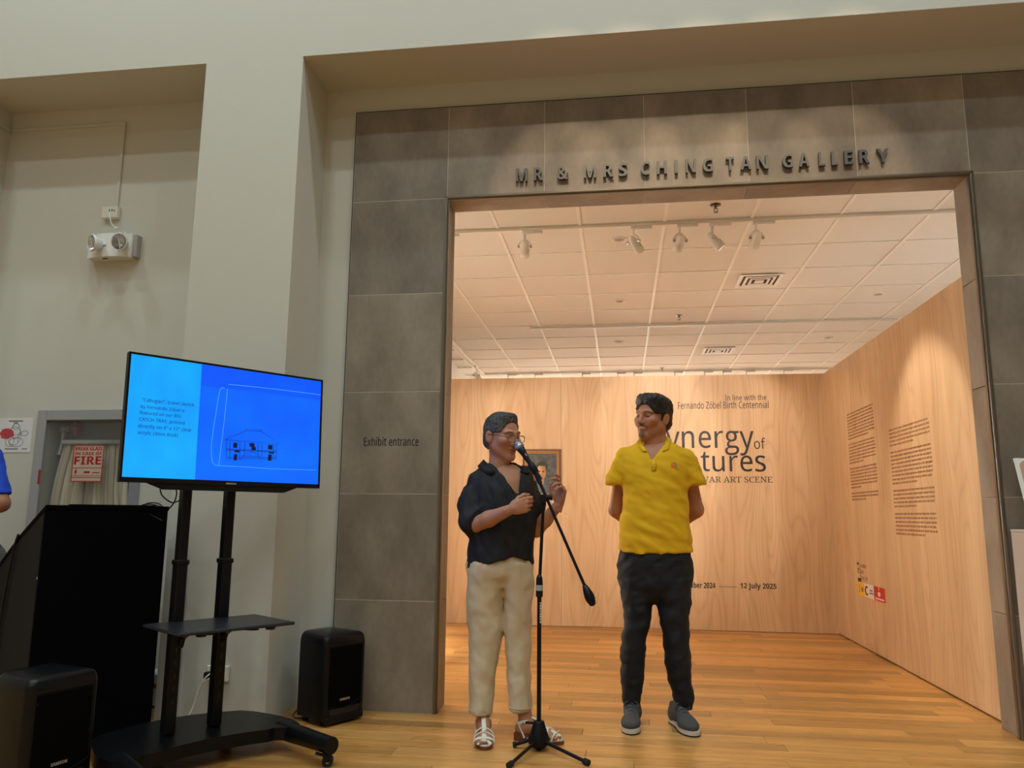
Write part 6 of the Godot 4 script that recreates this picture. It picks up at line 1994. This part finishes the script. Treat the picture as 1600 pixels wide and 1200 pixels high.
		for k in 4:
			var zz := 0.115 + k * 0.026
			var yy := 0.111 - k * 0.0105
			put("lace", Shape.new().tube(smooth_path([fx * Vector3(-0.028, yy - 0.012, zz), fx * Vector3(0, yy + 0.004, zz + 0.008), fx * Vector3(0.028, yy - 0.012, zz + (0.016 if k % 2 == 0 else -0.004))], 4), 0.0032, 6).done(), lace, shoe)
		for s in [-1.0, 1.0]:
			put("lace_loop", Shape.new().tube(smooth_path([fx * Vector3(0, 0.118, 0.112), fx * Vector3(s * 0.026, 0.122, 0.125), fx * Vector3(s * 0.04, 0.098, 0.135), fx * Vector3(s * 0.022, 0.1, 0.125), fx * Vector3(0, 0.116, 0.113)], 4), 0.0028, 6).done(), lace, shoe)
		put("tongue", Shape.new().ball(fx * Vector3(0, 0.122, 0.086), Vector3(0.03, 0.02, 0.014), 6, 10).done(), knit, shoe)

# ---------------------------------------------------------------- the person mostly outside the frame
func bystander_person():
	var el := on_z(1, 788, 0.33)
	var cx := el.x - 0.32
	var base := Vector3(cx, 0, 0.26)
	var back := Transform3D(Basis(), -base)
	var who := thing("person", "person in royal blue shirt with folded arms standing behind the lectern", "person", base)
	var skin := lin(160, 104, 76)
	who.position += Vector3(on_z(1, 788, 0.68).x - el.x, 0, 0.35)      # stands before the niche, seen in the same direction
	var hx := Transform3D(Basis(Vector3.UP, 0.5), Vector3(cx, 1.57, 0.28))
	var look := {"jaw": 1.03, "smile": false, "skin": skin, "lip": lin(140, 74, 62), "brow": lin(26, 20, 18), "beard": skin, "hair_thick": 0.01, "hair_rough": 0.006, "nape": -0.08, "hairline": 0.01, "seed": 3, "neck": [Cap.new(Vector3(0, -0.05, -0.03), Vector3(0, -0.2, -0.03), 0.055, 0.06, 0.03)]}
	var acc := Acc.new()
	net(acc, head_field(look), Vector3(-0.11, -0.24, -0.13), Vector3(0.11, 0.13, 0.13), 0.005, back * hx, face_paint(look))
	var body := Field.new()
	var E := [Vector3(cx - 0.2, el.y - 0.005, 0.34), el]
	for s in [0, 1]:
		var sg := -1.0 if s == 0 else 1.0
		var sh := Vector3(cx + sg * 0.165, 1.37, 0.26)
		var wr := Vector3(cx - sg * 0.07, el.y + 0.05 + s * 0.03, 0.45 + s * 0.03)
		body.add(Cap.new(sh, E[s], 0.048, 0.043, 0.03)).add(Cap.new(E[s], wr, 0.043, 0.03, 0.02))
		var y: Vector3 = (wr - E[s]).normalized()
		net(acc, hand_field(-sg, [[20, 20, 10], [22, 20, 10], [24, 22, 10], [26, 22, 10]], [Vector3(0.6, 0.75, 0.1), Vector3(0.35, 0.9, 0.1), Vector3(0.2, 0.95, 0.1)]), Vector3(-0.1, -0.04, -0.04), Vector3(0.1, 0.2, 0.1), 0.005, back * Transform3D(Basis(y.cross(Vector3(0, 0, -1)).normalized(), y, y.cross(Vector3(0, 0, -1)).normalized().cross(y)), wr), func(_p): return skin)
		body.add(Cap.new(Vector3(cx + sg * 0.09, 0.85, 0.26), Vector3(cx + sg * 0.1, 0.08, 0.27), 0.07, 0.035, 0.02))
	body.add(Loft.new([[0.9, cx, 0.26, 0.15, 0.1], [1.15, cx, 0.26, 0.14, 0.1], [1.33, cx, 0.26, 0.16, 0.1], [1.42, cx, 0.26, 0.1, 0.07]], 0.03))
	net(acc, body, Vector3(cx - 0.32, 0.04, 0.1), Vector3(cx + 0.44, 1.48, 0.56), 0.012, back, func(_p): return skin)
	put("body", acc.mesh(), M.skin, who)
	var ha := Acc.new()
	net(ha, hair_field(look), Vector3(-0.11, -0.13, -0.14), Vector3(0.11, 0.15, 0.12), 0.006, back * hx, func(_p): return lin(20, 17, 16))
	put("hair", ha.mesh(), M.hair, who)
	var st := Field.new()
	for s in [0, 1]:
		var sg := -1.0 if s == 0 else 1.0
		var sh := Vector3(cx + sg * 0.165, 1.37, 0.26)
		st.add(Cap.new(sh, sh.lerp(E[s], 0.86), 0.06, 0.058, 0.03))
	st.add(Half.new().add(Vector3(0, -1, 0), Vector3(0, el.y + 0.05, 0)).o(2, 0.005))
	st.add(Loft.new([[0.92, cx, 0.26, 0.17, 0.125], [1.1, cx, 0.26, 0.162, 0.125], [1.3, cx, 0.26, 0.178, 0.122], [1.39, cx, 0.26, 0.15, 0.1], [1.44, cx, 0.26, 0.08, 0.07]], 0.03))
	st.noise = fbm(9, 1.0, 2)
	st.amp = 0.008
	st.ns = Vector3(9, 9, 9)
	var sa := Acc.new()
	net(sa, st, Vector3(cx - 0.34, 0.88, 0.08), Vector3(cx + 0.44, 1.5, 0.48), 0.011, back)
	put("shirt", sa.mesh(), cloth(rgb(22, 66, 190), 0.85), who)
	var tr := Field.new()
	tr.add(Loft.new([[0.72, cx + 0.08, 0.26, 0.24, 0.13], [0.86, cx + 0.08, 0.26, 0.22, 0.13], [0.97, cx + 0.02, 0.26, 0.18, 0.122], [1.0, cx + 0.01, 0.26, 0.172, 0.118]], 0.03))
	for sg in [-1.0, 1.0]: tr.add(Loft.new([[0.05, cx + sg * 0.11, 0.27, 0.075, 0.085], [0.45, cx + sg * 0.105, 0.26, 0.085, 0.09], [0.8, cx + 0.05 + sg * 0.11, 0.26, 0.11, 0.12]], 0.015))
	tr.noise = fbm(10, 1.0, 2)
	tr.amp = 0.008
	tr.ns = Vector3(8, 8, 8)
	var ta := Acc.new()
	net(ta, tr, Vector3(cx - 0.3, 0.03, 0.08), Vector3(cx + 0.34, 1.03, 0.46), 0.013, back)
	put("trousers", ta.mesh(), cloth(rgb(92, 90, 88), 0.9), who)
	for sg in [-1.0, 1.0]:
		var sf := Field.new()
		sf.add(Ell.new(Vector3(0, 0.045, 0.05), Vector3(0.042, 0.045, 0.06), 0.03)).add(Ell.new(Vector3(0, 0.035, 0.19), Vector3(0.048, 0.035, 0.09), 0.03)).add(Cap.new(Vector3(0, 0.07, 0.06), Vector3(0, 0.04, 0.18), 0.04, 0.034, 0.03))
		sf.add(Half.new().add(Vector3(0, -1, 0), Vector3(0, 0.0, 0)).o(2, 0.003))
		var fa := Acc.new()
		net(fa, sf, Vector3(-0.065, -0.02, -0.03), Vector3(0.065, 0.15, 0.3), 0.009, back * foot_xf(Vector3(cx + sg * 0.11, 0, 0.2), Vector3(cx + sg * 0.14, 0, 0.46)))
		put("shoe", fa.mesh(), mat(rgb(30, 28, 28), 0.5), who)
